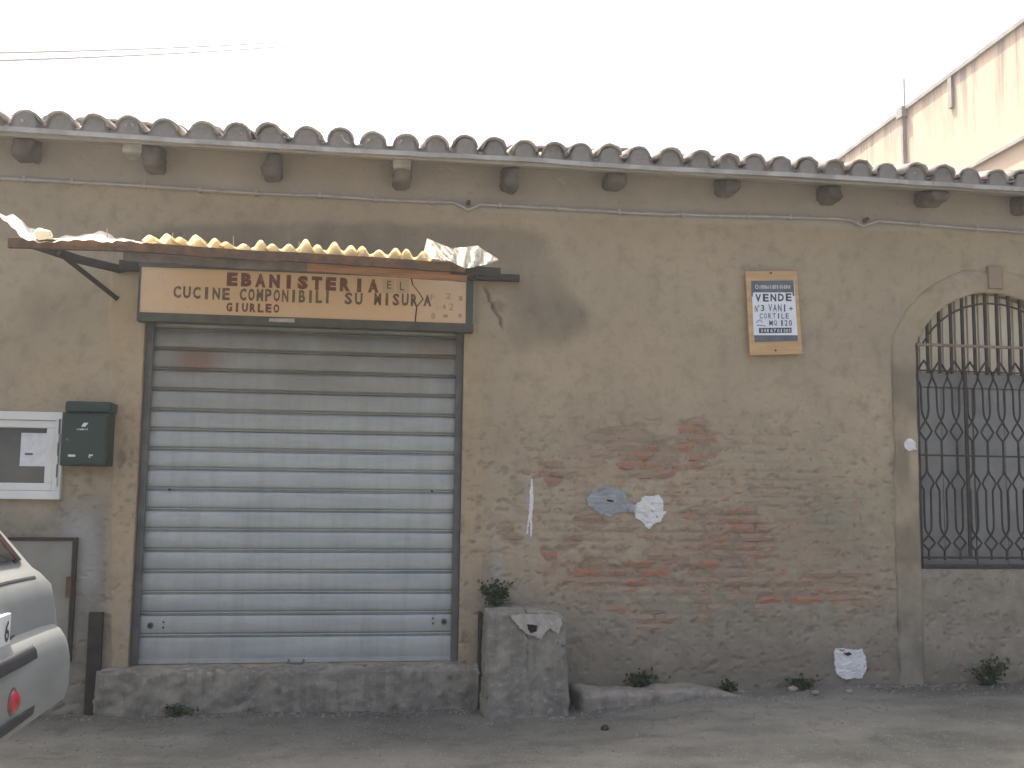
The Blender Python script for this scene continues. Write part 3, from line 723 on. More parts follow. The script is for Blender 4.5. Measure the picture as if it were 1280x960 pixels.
for i in range(len(zz_)-1):
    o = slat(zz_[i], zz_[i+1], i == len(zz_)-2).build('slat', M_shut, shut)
    o.data.polygons.foreach_set('use_smooth', [True]*len(o.data.polygons))
    md = o.modifiers.new('edge', 'EDGE_SPLIT'); md.split_angle = R(35)
for xa, xb in ((SH['x0']+.001, SH['x0']+.045), (SH['x1']-.045, SH['x1']-.001)):
    MB().box(xa, xb, .03, .048, SH['z0'], SH['z1']).box(xa, xb, .10, .12, SH['z0'], SH['z1']).box((xa if xa < -1 else xb-.006), (xa+.006 if xa < -1 else xb), .049, .099, SH['z0'], SH['z1']).build('guide_rail', M_guide, shut, bevel=.002)
MB().box(SH['x0'], SH['x1'], .125, .14, SH['z0'], SH['z1']).build('shutter_back', M_void, shut)
for px, py in ((188, 782), (555, 777)):
    c_ = at(px, py, YS-.016)
    MB().tube([(c_.x, YS-.020, c_.z), (c_.x, YS+.01, c_.z)], .019, 14).build('lock_plate', M_guide, shut)
    MB().tube([(c_.x, YS-.026, c_.z), (c_.x, YS-.019, c_.z)], .011, 12).build('lock_cylinder', M_dark, shut)
    for dx, dz in ((.075 if px < 300 else -.07, .02), (.075 if px < 300 else -.07, -.012)):
        MB().tube([(c_.x+dx, YS-.019, c_.z+dz), (c_.x+dx, YS, c_.z+dz)], .006, 8).build('rivet', M_dark, shut)
for px, py in ((212, 612), (540, 614), (568, 614)):
    c_ = at(px, py, YS-.016); MB().tube([(c_.x, YS-.026, c_.z), (c_.x, YS, c_.z)], .007, 8).build('rivet', M_dark, shut)
c_ = at(370, 826, YS-.02)
MB().tube([(c_.x-.045, YS-.016, c_.z+.004), (c_.x-.045, YS-.045, c_.z-.004), (c_.x-.03, YS-.05, c_.z-.012), (c_.x+.03, YS-.05, c_.z-.012), (c_.x+.045, YS-.045, c_.z-.004), (c_.x+.045, YS-.016, c_.z+.004)], .007, 6).build('pull_handle', M_guide, shut)

# threshold, plinth, dark strips at the foot of the jambs
bm_obj(rough_box(X(122, 860), X(604, 860), -.085, .09, -.08, SH['z0']-.002, .018, .028, 5), 'threshold', M_conc, bld)
for a, b in ((112, 124), (597, 606)):
    p0 = at(a, 765, -.02); p1 = at(b, 885, -.02)
    MB().box(p0.x+.004, p1.x-.004, -.05 if a < 300 else -.096, -.006, -.02, p0.z, .003).build('dark_strip', M_dark, bld, bevel=.003)

# meter cupboard
p0 = at(38, 673, -.01); p1 = at(88, 800, -.01)
cup = MB().box(p0.x-.12, p1.x-.012, -.022, .0, p1.z-.12, p0.z-.012).build('meter_cupboard_door', M_door, bld, bevel=.004)
MB().box(p1.x-.011, p1.x+.012, -.030, 0, p1.z-.12, p0.z+.006).box(p0.x-.12, p1.x-.012, -.030, 0, p0.z-.011, p0.z+.006).build('cupboard_frame', M_dark, cup)
MB().box(p1.x-.035, p1.x-.005, -.038, -.023, p0.z-.34, p0.z-.22).build('latch', M_rust, cup)

# white window at the left
lw = bpy.data.objects.new('side_window', None); link(lw, bld)
x0, x1, z0, z1 = LW['x0'], LW['x1'], LW['z0'], LW['z1']
def frame_mb(x0, x1, z0, z1, w_, ya, yb):
    return MB().box(x0, x1, ya, yb, z1-w_, z1).box(x0, x1, ya, yb, z0, z0+w_).box(x0, x0+w_, ya, yb, z0+w_, z1-w_).box(x1-w_, x1, ya, yb, z0+w_, z1-w_)
frame_mb(x0-.01, x1+.01, z0-.01, z1+.01, .05, -.03, .06).build('window_frame', M_white, lw, bevel=.004)
frame_mb(x0+.041, x1-.041, z0+.041, z1-.041, .045, -.022, .04).build('sash', M_white, lw, bevel=.005)
MB().box(x0+.08, x1-.08, .012, .02, z0+.08, z1-.08).build('pane', M_wglass, lw)
for k in range(3):
    zc = z1-.12-k*.13; MB().tube([(x1-.012, -.04, zc), (x1-.012, -.04, zc-.05)], .008, 8).build('hinge', M_white, lw)
MB().box(x1-.016, x1-.008, -.036, -.03, z0+.12, z1-.03).build('hinge_bar', M_guide, lw)

# ------------------------------------------------------------------ roof
SL = R(14.5); OV = .30
roof = bpy.data.objects.new('roof', None); link(roof, bld)
zE = Z(193, 500, -OV)             # underside level of the eave edge
tS = math.tan(SL)
def roof_z(y): return zE+(y+OV)*tS
# rafters with rotted ends
rpx = [25, 190, 340, 503, 640, 773, 915, 1045, 1170, 1290]
for i, px in enumerate(rpx):
    xc = X(px, 205, -.2); wdt = random.uniform(.045, .06); hgt = random.uniform(.14, .19) if i < 5 else random.uniform(.11, .14); end = -random.uniform(.20, .27)
    bm = rough_box(xc-wdt, xc+wdt, end, .3, 0, hgt, .022, .020, 60+i)
    for v in bm.verts:
        t_ = max(0, min(1, (v.co.y-end)/.12)); v.co.z = v.co.z*(1-.0*t_) + roof_z(v.co.y)-hgt-.028 + (1-t_)*.05*(hgt-v.co.z)/hgt
        v.co.x += (1-t_)*.012*math.sin(i*3.1+v.co.z*40)
    bm_obj(bm, 'rafter', M_wood, roof)
for px, dx in ((165, 0), (503, 0)):
    xc = X(px, 195, -.26)
    bm = rough_box(xc-.055, xc+.055, -.285, -.10, zE-.075, zE-.012, .02, .005, 90+px)
    bm_obj(bm, 'packing_block', M_eave, roof)
for sx in (BX0+.2, -4.6, -3.4, 5.3, 6.4):
    bm = rough_box(sx-.05, sx+.05, -.24, .3, 0, .13, .05, .01, 5)
    for v in bm.verts: v.co.z += roof_z(v.co.y)-.158
    bm_obj(bm, 'rafter', M_wood, roof)
# soffit boards
x = BX0-.1; k = 0
ys = [-OV-.040, -.19, -.075, .035]
for j in range(3):
    a, b = ys[j]+.003, ys[j+1]-.003
    for (xa, xb) in ((BX0-.1, -1.02-.3*j), (-1.016-.3*j, 2.2+.35*j), (2.204+.35*j, BX1+.1)):
        MB().add([(xx_, yy_, roof_z(yy_)-.028+zz2+random.uniform(-.003, .003)) for xx_ in (xa, xb) for yy_ in (a, b) for zz2 in (0, .02)], [(0,1,3,2), (4,6,7,5), (0,4,5,1), (2,3,7,6), (0,2,6,4), (1,5,7,3)]).build('soffit_board', M_soffit, roof)
# eave board (slightly sagging strip under the tiles)
def eave(x0, x1):
    mb = MB(); n = 60
    def fn(u, v):
        x = x0+(x1-x0)*u; s = (f1(x*1.1, 3, 3, 5)-.5)*.022+(f1(x*6, 3, 3, 6)-.5)*.006
        c = ((-OV-.070, -.018), (-OV-.045, -.018), (-OV-.045, .010), (-OV-.070, .010), (-OV-.070, -.018))[int(round(v*4))]
        return (x, c[0], zE-.006+c[1]+s)
    return mb.grid(fn, n, 5)
for a, b in ((BX0-.1, -1.1), (-1.097, 1.35), (1.353, 3.6), (3.603, BX1+.1)): eave(a, b).build('eave_board', M_eave, roof)
# barrel tiles: covers and channels
TL = .40
def tile_mesh(r0, r1, up, i):
    rnd = random.Random(i*7+up); n = 8; V = []; t = .015; L = TL+.05
    jag = [rnd.uniform(-.012, .012) for _ in range(n+1)]
    for s in range(3):
        u = s/2; r = r0+(r1-r0)*u
        for k in range(n+1):
            a = math.pi*(k/n); ca, sa = math.cos(a), math.sin(a)
            yy_ = L*u+(jag[k] if s == 0 else 0)
            for rr in (r, r-t):
                V.append((rr*ca*1.02, yy_, (rr*sa*.92) if up else -(rr*sa*.62)))
    m_ = (n+1)*2; Fc = []
    for s in range(2):
        for k in range(n):
            a = s*m_+2*k
            Fc += [(a, a+m_, a+m_+2, a+2), (a+1, a+3, a+m_+3, a+m_+1)]
        Fc += [(s*m_, s*m_+1, (s+1)*m_+1, (s+1)*m_), (s*m_+2*n, (s+1)*m_+2*n, (s+1)*m_+2*n+1, s*m_+2*n+1)]
    for k in range(n):
        a = 2*k; Fc.append((a, a+2, a+3, a+1)); b = 2*m_+2*k; Fc.append((b, b+1, b+3, b+2))
    return MB().add(V, Fc).mesh('roof_tile', M_tile, True)
covers = [tile_mesh(.080, .066, True, i) for i in range(5)]
chans = [tile_mesh(.088, .096, False, i) for i in range(4)]
# tile pitch follows the crests counted along the eave
crest = [-10, 33, 79, 122, 163, 206, 255, 298, 339, 385, 426, 466, 507, 545, 581, 618, 654, 689, 724, 759, 796, 835, 872, 905, 938, 972, 1004, 1036, 1069, 1103, 1137, 1171, 1205, 1238, 1271]
cx_ = [X(p, 180, -OV) for p in crest]
while cx_[0] > BX0: cx_.insert(0, cx_[0]-.2)
while cx_[-1] < BX1: cx_.append(cx_[-1]+.2)
bulk = MB(); rows = 12; nt_ = 0
def place_tile(me, x, row, dz, part):
    y = -OV-.055+row*TL*math.cos(SL)+(random.uniform(-.020, .012) if row < 1 else random.uniform(-.04, .04)); z = roof_z(y)+dz+.016
    rot = (SL-.03+random.uniform(-.045, .045), random.uniform(-.12, .12), random.uniform(-.10, .10))
    x = x+random.uniform(-.010, .010); z += random.uniform(-.006, .012)+(random.uniform(0, .03) if row > 0 and random.random() < .25 else 0)
    if part:
        o = mesh_obj('roof_tile', me, roof); o.location = (x, y, z); o.rotation_euler = rot
    else:
        from mathutils import Euler
        mt = Matrix.Translation((x, y, z)) @ Euler(rot).to_matrix().to_4x4()
        bulk.add([mt @ v.co for v in me.vertices], [tuple(p.vertices) for p in me.polygons])
for i, x in enumerate(cx_):
    seen = -2.7 < x < 5.2
    for row in range(rows):
        part = seen and row < 3
        place_tile(random.choice(covers), x, row, .044, part)
    if i+1 < len(cx_):
        for row in range(rows): place_tile(random.choice(chans), (x+cx_[i+1])/2, row+.02, .066, seen and row < 2)
mo = mesh_obj('roof_tile', bulk.mesh('roof_tile', M_tile, True, False), roof); mo['kind'] = 'stuff'
y1 = -OV+rows*TL*math.cos(SL)
MB().add([(BX0-.1, -OV+.02, roof_z(-OV+.02)-.004), (BX1+.1, -OV+.02, roof_z(-OV+.02)-.004), (BX1+.1, y1, roof_z(y1)-.004), (BX0-.1, y1, roof_z(y1)-.004), (BX1+.1, BD+.3, TOP), (BX0-.1, BD+.3, TOP)], [(0,1,2,3), (3,2,4,5)]).build('roof_deck', M_wood, roof, solid=.02)

def bell(u):
    x = .1-abs(u); zu = .064-.0546*math.sqrt(max(0, 1-(min(x, .088)/.088)**2))
    zc = .040+.060*math.sqrt(1-(u/.068)**2) if abs(u) < .058 else 0
    return max(zu, zc)
us = [-.1+.2*k/20 for k in range(21)]
PL = [(u, 0, bell(u)) for u in us]+[(.1, 0, -.004), (-.1, 0, -.004)]; n_ = len(PL)
plug_me = MB().add(PL+[(a, .03, c) for a, b, c in PL], [(k, k+1, 21 if k >= 10 else 22) for k in range(20)]+[(10, 21, 22)]+[(i, n_+i, n_+(i+1) % n_, (i+1) % n_) for i in range(n_)]).mesh('mortar_fill', M_eavemortar)
for i, x in enumerate(cx_):
    if -2.7 < x < 5.2:
        pl = x-cx_[i-1]; pr_ = cx_[i+1]-x
        o = mesh_obj('mortar_fill', plug_me, roof); o.location = (x+(pr_-pl)/4, -OV-.060+random.uniform(-.004, .004), roof_z(-OV-.046)+.016); o.scale = ((pl+pr_)/2/.2, 1, random.uniform(.95, 1.04))

# ------------------------------------------------------------------ cable along the facade
mb = MB(); pts = []
for px, py in ((-400,200), (-150,213), (0,222), (60,225), (120,229), (180,232), (250,237), (320,241), (400,245), (470,249), (540,252), (566,253), (576,257), (585,262), (592,259), (600,255), (650,258), (720,262), (800,266), (880,269), (960,271), (1040,273), (1062,274), (1072,279), (1080,283), (1088,279), (1098,276), (1150,280), (1220,286), (1290,291), (1500,306), (1800,328)):
    p = at(px, py, -.03); pts.append((p.x, wall_y(p.x, p.z)-.022, p.z+random.uniform(-.003, .003)))
fine = []
for a, b in zip(pts[:-1], pts[1:]):
    n = max(1, int((Vector(b)-Vector(a)).length/.12))
    for k in range(n):
        q_ = Vector(a).lerp(Vector(b), k/n); fine.append((q_.x, wall_y(q_.x, q_.z)-.022 if abs(q_.x) < 5 else q_.y, q_.z+random.uniform(-.0015, .0015)))
fine.append(pts[-1])
cab = mb.tube(fine, .0105, 6).build('wall_cable', M_cable, None, True, label='thin pale cable clipped along the top of the facade with two small dips', cat='cable')
for px in range(30, 1290, 74):
    j = min(range(len(fine)), key=lambda k: abs(fine[k][0]-X(px, 250))); p = fine[j]
    MB().box(p[0]-.008, p[0]+.008, p[1]-.014, p[1]+.02, p[2]-.015, p[2]+.015).build('cable_clip', M_cable, cab)
for px, py in ((585, 255), (1080, 276)):
    p = at(px, py, 0); yy_ = wall_y(p.x, p.z)
    MB().tube([(p.x, yy_-.045, p.z), (p.x, yy_+.02, p.z)], .014, 8).build('wall_hook', M_rust, cab)

# ------------------------------------------------------------------ shop sign
sg = thing('shop_sign', (X(380), -.06, Z(370, 380)), 'long peach shop sign with brown and grey lettering above the roller shutter', 'sign')
def kid(o, root): o.parent = root; o.matrix_parent_inverse = Matrix.Translation(-root.location); return o
ysg = -.10
a = at(177, 333, ysg); b = at(582, 403, ysg); a2 = at(582, 350, ysg); b2 = at(175, 392, ysg)
sx0, sx1, sz1, sz0 = a.x, b.x, (a.z+a2.z)/2, (b.z+b2.z)/2
# cracked face: two sheets meeting on a zigzag
ck = [(514, 347), (516, 356), (524, 366), (529, 374), (521, 383), (519, 402)]
cp_ = [at(px, py, ysg) for px, py in ck]; cp_[0].z = sz1; cp_[-1].z = sz0
def face(poly):
    n = len(poly); V = [(x, ysg, z) for x, z in poly]+[(x, ysg+.012, z) for x, z in poly]
    return MB().add(V, [tuple(range(n)), tuple(range(2*n-1, n-1, -1))]+[(i, n+i, n+(i+1) % n, (i+1) % n) for i in range(n)])
kid(face([(sx0, sz0), (sx0, sz1)]+[(p.x-.0045, p.z) for p in cp_]).build('sign_face', M_sign), sg)
kid(face([(sx1, sz1), (sx1, sz0)]+[(p.x+.0045, p.z) for p in reversed(cp_)]).build('sign_face', M_sign), sg)
kid(MB().box(sx0, sx1, ysg+.014, -.02, sz0, sz1).build('sign_backing', M_void), sg)
kid(MB().box(sx0-.012, sx1+.05, ysg-.012, -.02, sz1, sz1+.06).box(sx0-.012, sx1+.05, ysg-.008, -.02, sz0-.052, sz0).box(sx0-.012, sx0-.0, ysg-.006, -.02, sz0, sz1).box(sx1, sx1+.045, ysg-.006, -.02, sz0, sz1).build('sign_frame', M_frame), sg)
p = at(352, 400, ysg-.012)
kid(MB().box(p.x-.075, p.x+.075, ysg-.016, ysg-.009, p.z-.012, p.z+.010, .003).build('paint_strip', M_cable), sg)
mb = MB(); letters(mb, word('EBANISTERIA', 284, 473, 340, 349, 17.5), ysg-.002, bold=.072); kid(mb.build('lettering', M_red_letter), sg)['label'] = 'EBANISTERIA in brown red capitals'
mb = MB(); letters(mb, word('CUCINE', 217, 287, 357, 360, 15.5), ysg-.002, bold=.04); kid(mb.build('lettering', M_grey_letter), sg)['label'] = 'CUCINE in grey capitals'
mb = MB(); letters(mb, word('COMPONIBILI', 300, 413, 360, 363.5, 16), ysg-.002, bold=.04); kid(mb.build('lettering', M_grey_letter), sg)['label'] = 'COMPONIBILI in grey capitals'
mb = MB(); letters(mb, word('SU', 431, 453, 365, 366, 15.5), ysg-.002, bold=.04); kid(mb.build('lettering', M_grey_letter), sg)['label'] = 'SU in grey capitals'
mb = MB(); letters(mb, word('MISUR', 468, 522, 366, 367.5, 15.5), ysg-.002, bold=.04)
letters(mb, [('A', 529.5, 539, 368.5, 383)], ysg-.002, bold=.05)
kid(mb.build('lettering', M_grey_letter), sg)['label'] = 'MISURA in grey capitals, broken by the crack'
mb = MB(); letters(mb, word('GIURLEO', 283, 349, 378, 380, 11.5), ysg-.002, bold=.05); kid(mb.build('lettering', M_red_letter), sg)['label'] = 'GIURLEO in small brown capitals'
mb = MB()
for x0_, x1_ in ((478, 493), (495, 511)):
    p = at(x0_, 348.5, ysg-.001); r = at(x1_, 367, ysg-.001); mb.add([(p.x, ysg-.001, p.z), (r.x, ysg-.001, p.z), (r.x, ysg-.001, r.z), (p.x, ysg-.001, r.z)], [(0,1,2,3)])
kid(mb.build('scraped_square', M_ghost2), sg)
mb = MB(); letters(mb, [('E', 484, 489, 351, 361), ('L', 500, 505, 352, 363)], ysg-.002, bold=.01); kid(mb.build('lettering', M_grey_letter), sg)['label'] = 'faint scraped letters E L'
mb = MB(); letters(mb, [('F', 538, 544, 368, 375), ('2', 557, 564, 366, 374), ('2', 561, 567, 379, 388), ('1', 554, 557, 381, 386), ('1', 554, 560, 393, 397), ('8', 539, 544, 391, 399), ('1', 574, 578, 370, 376), ('1', 573, 577, 392, 397)], ysg-.002, bold=.01)
kid(mb.build('lettering', M_ghost), sg)['label'] = 'ghost of old figures at the right end'

# ------------------------------------------------------------------ canopy
YC = -.75
cn = thing('canopy', (X(330), -.4, Z(315, 330, -.4)), 'broken corrugated canopy with rusty beam over the shop sign and shutter', 'canopy')
def zline(x, pts, y):
    "height at x of a line given by pixels"
    P = [at(a, b, y) for a, b in pts]
    for a, b in zip(P[:-1], P[1:]):
        if x <= b.x: break
    t = (x-a.x)/(b.x-a.x); return a.z+(b.z-a.z)*t
beam_top = [(8,297), (160,302), (300,312), (420,318), (560,328), (626,333)]
def beam(x0, x1, y0, y1, h, dz, mat, name, n=24, jit=.003):
    mb = MB(); V = []
    for i in range(n+1):
        x = x0+(x1-x0)*i/n; z = zline(x, beam_top, YC)+dz+random.uniform(-jit, jit)*.5
        for (yy_, zz2) in ((y0, z), (y1, z), (y1, z-h), (y0, z-h-random.uniform(0, jit))): V.append((x, yy_, zz2))
    Fc = [(i*4+j, (i+1)*4+j, (i+1)*4+(j+1) % 4, i*4+(j+1) % 4) for i in range(n) for j in range(4)]+[(3,2,1,0), tuple(n*4+j for j in range(4))]
    return kid(mb.add(V, Fc).build(name, mat), cn)
xb0, xb1 = at(10, 298, YC).x, at(582, 330, YC).x
beam(xb0, xb1, YC, YC+.035, .050, 0, M_rust, 'front_beam')
beam(at(564, 330, YC).x, at(626, 333, YC+.02).x, YC+.022, YC+.05, .05, -.004, M_dark, 'beam_end', 6)
beam(at(150, 325, YC).x, at(385, 325, YC).x, YC+.06, YC+.085, .05, -.04, M_wood, 'under_plank')
beam(at(383, 335, YC).x, at(585, 335, YC).x, YC+.05, YC+.075, .055, -.036, M_plank, 'under_plank')
# side arms, strut and wall bracket
A = at(36, 304, YC+.06); B = at(152, 337, -.02)
kid(MB().tube([A, A.lerp(B, .5)+Vector((0, 0, -.012)), B], 0, rect=(.02, .02)).build('side_arm', M_dark), cn)
A = at(74, 316, YC+.16); B = at(146, 373, -.015)
kid(MB().tube([A, B], 0, rect=(.014, .01)).build('strut', M_dark), cn)
A = at(574, 338, YC+.03); B = at(592, 348, -.03)
kid(MB().tube([A, B], 0, rect=(.02, .02)).build('side_arm', M_dark), cn)
A = at(588, 346, -.05); B = at(649, 348, -.05)
kid(MB().tube([A, B], 0, rect=(.02, .025)).build('wall_bracket', M_dark), cn)
A = at(150, 338, -.04); B = at(590, 349, -.04)
kid(MB().tube([A+Vector((0, 0, .03)), B+Vector((0, 0, .04))], 0, rect=(.03, .03)).build('wall_rail', M_dark), cn)
# corrugated sheets
def sheet(px0, px1, base, amp, y0, y1, rise, mat, name, seed, n=None, lift=None, **kw):
    p0 = at(px0, 310, YC).x; p1 = at(px1, 310, YC).x; n = n or int((p1-p0)/.0105); rnd = random.Random(seed)
    ph = [rnd.uniform(.45, 1.0) for _ in range(200)]; off = [rnd.uniform(-.03, .03) for _ in range(200)]
    def fn(u, v):
        x = p0+(p1-p0)*u; k = int((x-p0)/.082); a = ph[k]
        w_ = (math.sin((x-p0)/.082*2*math.pi-1.57)*.5+.5)**.62*amp*(a*(1-v)+.8*v)
        y = y0+(y1-y0)*v+(off[k]*(1-v))
        z = zline(x, beam_top, YC)+base+w_+rise*v
        if lift: z += lift(u, v)
        return (x+.012*math.sin(k*2.1)*(1-v), y, z)
    o = MB().grid(fn, n, 9).build(name, mat, None, True, **kw); return kid(o, cn)
sheet(178, 545, .006, .058, YC-.035, -.03, .09, M_fibre, 'corrugated_sheet', 3, label='yellow corrugated sheet')
# pale torn sheet bent up at the left
L0 = [(-60,250), (0,266), (20,271), (40,285), (58,296), (75,298), (110,291), (135,291), (150,299), (175,301), (200,303)]
L1 = [(-60,258), (0,270), (16,285), (30,299), (48,303), (75,302), (100,299), (132,303), (148,301), (178,303), (200,305)]
def lerp_line(L, u):
    t = u*(len(L)-1); i = min(int(t), len(L)-2); f_ = t-i
    return (L[i][0]*(1-f_)+L[i+1][0]*f_, L[i][1]*(1-f_)+L[i+1][1]*f_)
def fn(u, v):
    a = lerp_line(L1, u); b = lerp_line(L0, u); p = at(a[0], a[1], YC-.04); q_ = at(b[0], b[1], YC+.16)
    r = p.lerp(q_, v); r.z += .008*math.sin(u*40)*(.3+v*.7)+.004*math.sin(u*90+v*5); return r
kid(MB().grid(fn, 70, 6).build('corrugated_sheet', M_fibrew, None, True, label='pale torn corrugated sheet bent upward at the left end'), cn)
p = at(57, 294, YC); 
kid(bm_obj(rough_box(p.x-.04, p.x+.045, YC-.05, YC+.02, p.z-.025, p.z+.02, .012, .02, 8), 'debris_lump', M_fibrew), cn)
# torn flaps at the right end
def flap(corners, seed, label):
    rnd = random.Random(seed); C = [at(a, b, YC+dy) for a, b, dy in corners]
    def fn(u, v):
        p = C[0].lerp(C[1], u); q_ = C[3].lerp(C[2], u); r = p.lerp(q_, v)
        e = .022*math.sin(u*7+v*3+seed)*math.sin(math.pi*u)+.010*math.sin(u*23+v*17+seed*2)+rnd.uniform(-.003, .003)
        r.y += e*1.6; r.z += e*.4; return r
    return kid(MB().grid(fn, 20, 12).build('torn_flap', M_fibrew, None, True, label=label), cn)
flap([(528,322,-.04), (566,326,-.05), (568,312,.06), (534,298,.10)], 2, 'torn flap standing up on the beam')
flap([(562,326,-.05), (582,336,-.07), (598,307,.06), (568,310,.05)], 5, 'torn flap hanging over the beam')
flap([(580,336,-.07), (606,331,-.02), (624,325,.06), (597,307,.06)], 9, 'torn flap at the right end of the beam')
flap([(545,325,-.03), (562,326,-.03), (558,316,.04), (540,310,.06)], 14, 'small crumpled flap')
for px, py in ((134, 289), (215, 294), (292, 298), (374, 305), (448, 313)):
    p = at(px, py+9, YC+.01); kid(MB().tube([p, p+Vector((random.uniform(-.004, .004), 0, .055))], .003, 5).build('fixing_nail', M_cable), cn)

# ------------------------------------------------------------------ for sale board
bo = thing('sale_board', (X(968, 390), -.02, Z(390, 968)), 'plywood board with a white VENDE notice hung on the plaster wall', 'sign')
def poly(name, pts, y, th, mat, root, bevel=0, **kw):
    P = [at(a, b, y) for a, b in pts]; n = len(P)
    V = [tuple(p) for p in P]+[(p.x, p.y+th, p.z) for p in P]
    o = MB().add(V, [tuple(range(n)), tuple(range(2*n-1, n-1, -1))]+[(i, n+i, n+(i+1) % n, (i+1) % n) for i in range(n)]).build(name, mat, None, bevel=bevel, **kw)
    return kid(o, root)
poly('plywood_panel', [(932,339), (996.5,338.5), (1003,442.5), (937.5,444)], -.05, .012, M_ply, bo, .002)
poly('paper', [(939.5,352), (992.5,350.5), (997.5,425.5), (942.5,427)], -.0522, .0012, M_paper, bo)
poly('header_band', [(939,351), (992,350.5), (993,370), (991,370), (990.5,365.5), (941.5,365.5), (941,371), (939.5,371)], -.0532, .0008, M_band, bo)
poly('footer_band', [(942.5,419), (997,419), (997.5,426), (943,427.5)], -.0532, .0008, M_band, bo)
poly('phone_band', [(948.8,410), (989.5,409.5), (989.5,416), (948.8,416.5)], -.0532, .0008, M_ink, bo)
yb_ = -.0537
mb = MB(); letters(mb, word('immobiliare.gioste', 949, 988, 356.5, 356.3, 4.6, {'i': .45, 'l': .45, '.': .3}, .8), yb_, bold=.02)
letters(mb, word('348', 951, 961, 411, 411, 4.4), yb_, bold=.02); letters(mb, word('67', 963, 970, 411, 411, 4.4), yb_, bold=.02); letters(mb, word('01', 971.5, 978, 411, 411, 4.4), yb_, bold=.02); letters(mb, word('089', 979.5, 988, 411, 411, 4.4), yb_, bold=.02)
c_ = at(946, 358.5, yb_); mb.add([(c_.x+.012*math.cos(a_)*r_, yb_, c_.z+.014*math.sin(a_)*r_) for r_ in (1, .7) for a_ in [k*math.pi/8 for k in range(17)]], [(k, k+1, 18+k, 17+k) for k in range(16)])
kid(mb.build('lettering', M_print), bo)
mb = MB(); letters(mb, word('VENDE', 944, 989.5, 367.5, 366.5, 10, fill=.78), yb_, bold=.035); kid(mb.build('lettering', M_ink), bo)['label'] = 'VENDE in dark capitals'
mb = MB()
letters(mb, [('N', 943.5, 947, 382, 390), ("'", 948, 949, 381, 384), ('3', 951, 955.5, 381, 389)], yb_, bold=.012)
letters(mb, word('VANI', 960.5, 983, 380, 380.5, 9.2, fill=.75), yb_, bold=.012); letters(mb, [('+', 986.5, 991, 383, 388.5)], yb_, bold=.012)
letters(mb, word('CORTILE', 949.5, 986, 391.5, 391.5, 6.8, fill=.7), yb_, bold=.012)
letters(mb, word('MQ', 961.5, 971.5, 400.3, 400.3, 7, fill=.8), yb_, bold=.012); letters(mb, word('120', 975.5, 990, 400, 399.8, 7.6, fill=.75), yb_, bold=.012)
kid(mb.build('lettering', M_ink), bo)['label'] = "handwritten N'3 VANI + CORTILE MQ 120"
mb = MB(); pp = [at(945, 403, yb_), at(950, 399.5, yb_), at(953, 403, yb_)]; mb.tube(pp, .0025, 4); pp = [at(946, 406.5, yb_), at(957, 407.5, yb_)]; mb.tube(pp, .0025, 4); kid(mb.build('house_mark', M_band), bo)
for a_, b_ in ((963.5, 341.5), (969.5, 438)):
    p = at(a_, b_, -.053); kid(MB().tube([(p.x, -.058, p.z), (p.x, -.03, p.z)], .006, 8).build('nail', M_dark), bo)

# ------------------------------------------------------------------ mailbox
mbx = thing('mailbox', (X(107, 540), -.06, Z(585, 107)), 'dark green metal mailbox hung beside the white window', 'mailbox')
ym = -.16
a = at(78, 515, ym); b = at(133, 583, ym); t = at(84, 501, ym); t2 = at(137, 512, ym)
kid(MB().box(a.x, b.x, ym, -.012, b.z, a.z).build('box_body', M_green, bevel=.006), mbx)
kid(MB().box(t.x-.006, b.x+.012, ym-.022, -.010, a.z+.001, t.z-.002).build('lid', M_green, bevel=.012), mbx)
kid(MB().box(a.x+.012, b.x-.012, ym-.005, ym-.0005, b.z+.012, a.z-.012).build('front_door', M_green, bevel=.003), mbx)
yp = ym-.0062
mb = MB()
p = at(105.5, 531, yp)
mb.add([(p.x-.018, yp, p.z-.011), (p.x+.006, yp, p.z-.011), (p.x+.022, yp, p.z+.012), (p.x-.004, yp, p.z+.012)], [(0,1,2,3)])
letters(mb, word('mailbox', 96, 110, 535.5, 535.5, 2.2), yp, bold=.01)
for (x0_, x1_, y0_, y1_) in ((85,94,568,571), (111,116,568,570), (110.5,113,570.5,572)):
    kid(mb.build('white_marking', M_print), mbx); mb = MB()
    p = at(x0_, y0_, yp); r = at(x1_, y1_, yp); mb.add([(p.x, yp, p.z), (r.x, yp, p.z), (r.x, yp, r.z), (p.x, yp, r.z)], [(0,1,2,3)])
kid(mb.build('white_marking', M_print), mbx)
p = at(83, 549, ym); kid(MB().tube([(p.x+.006, ym-.010, p.z), (p.x+.006, ym, p.z)], .009, 10).build('lock', M_guide), mbx)

# paper notice inside the white window
p = at(27, 541, .008); r = at(57, 583, .008)
nn = MB().box(p.x, r.x, .006, .0075, r.z, p.z).build('paper_notice', M_print, label='white paper notice taped to the glass of the small side window', cat='notice')
mb = MB(); p = at(31, 566, .005); r = at(41, 569, .005); mb.add([(p.x, .0052, p.z), (r.x, .0052, p.z), (r.x, .0052, r.z), (p.x, .0052, r.z)], [(0,1,2,3)]); mb.build('print_mark', M_band, nn)

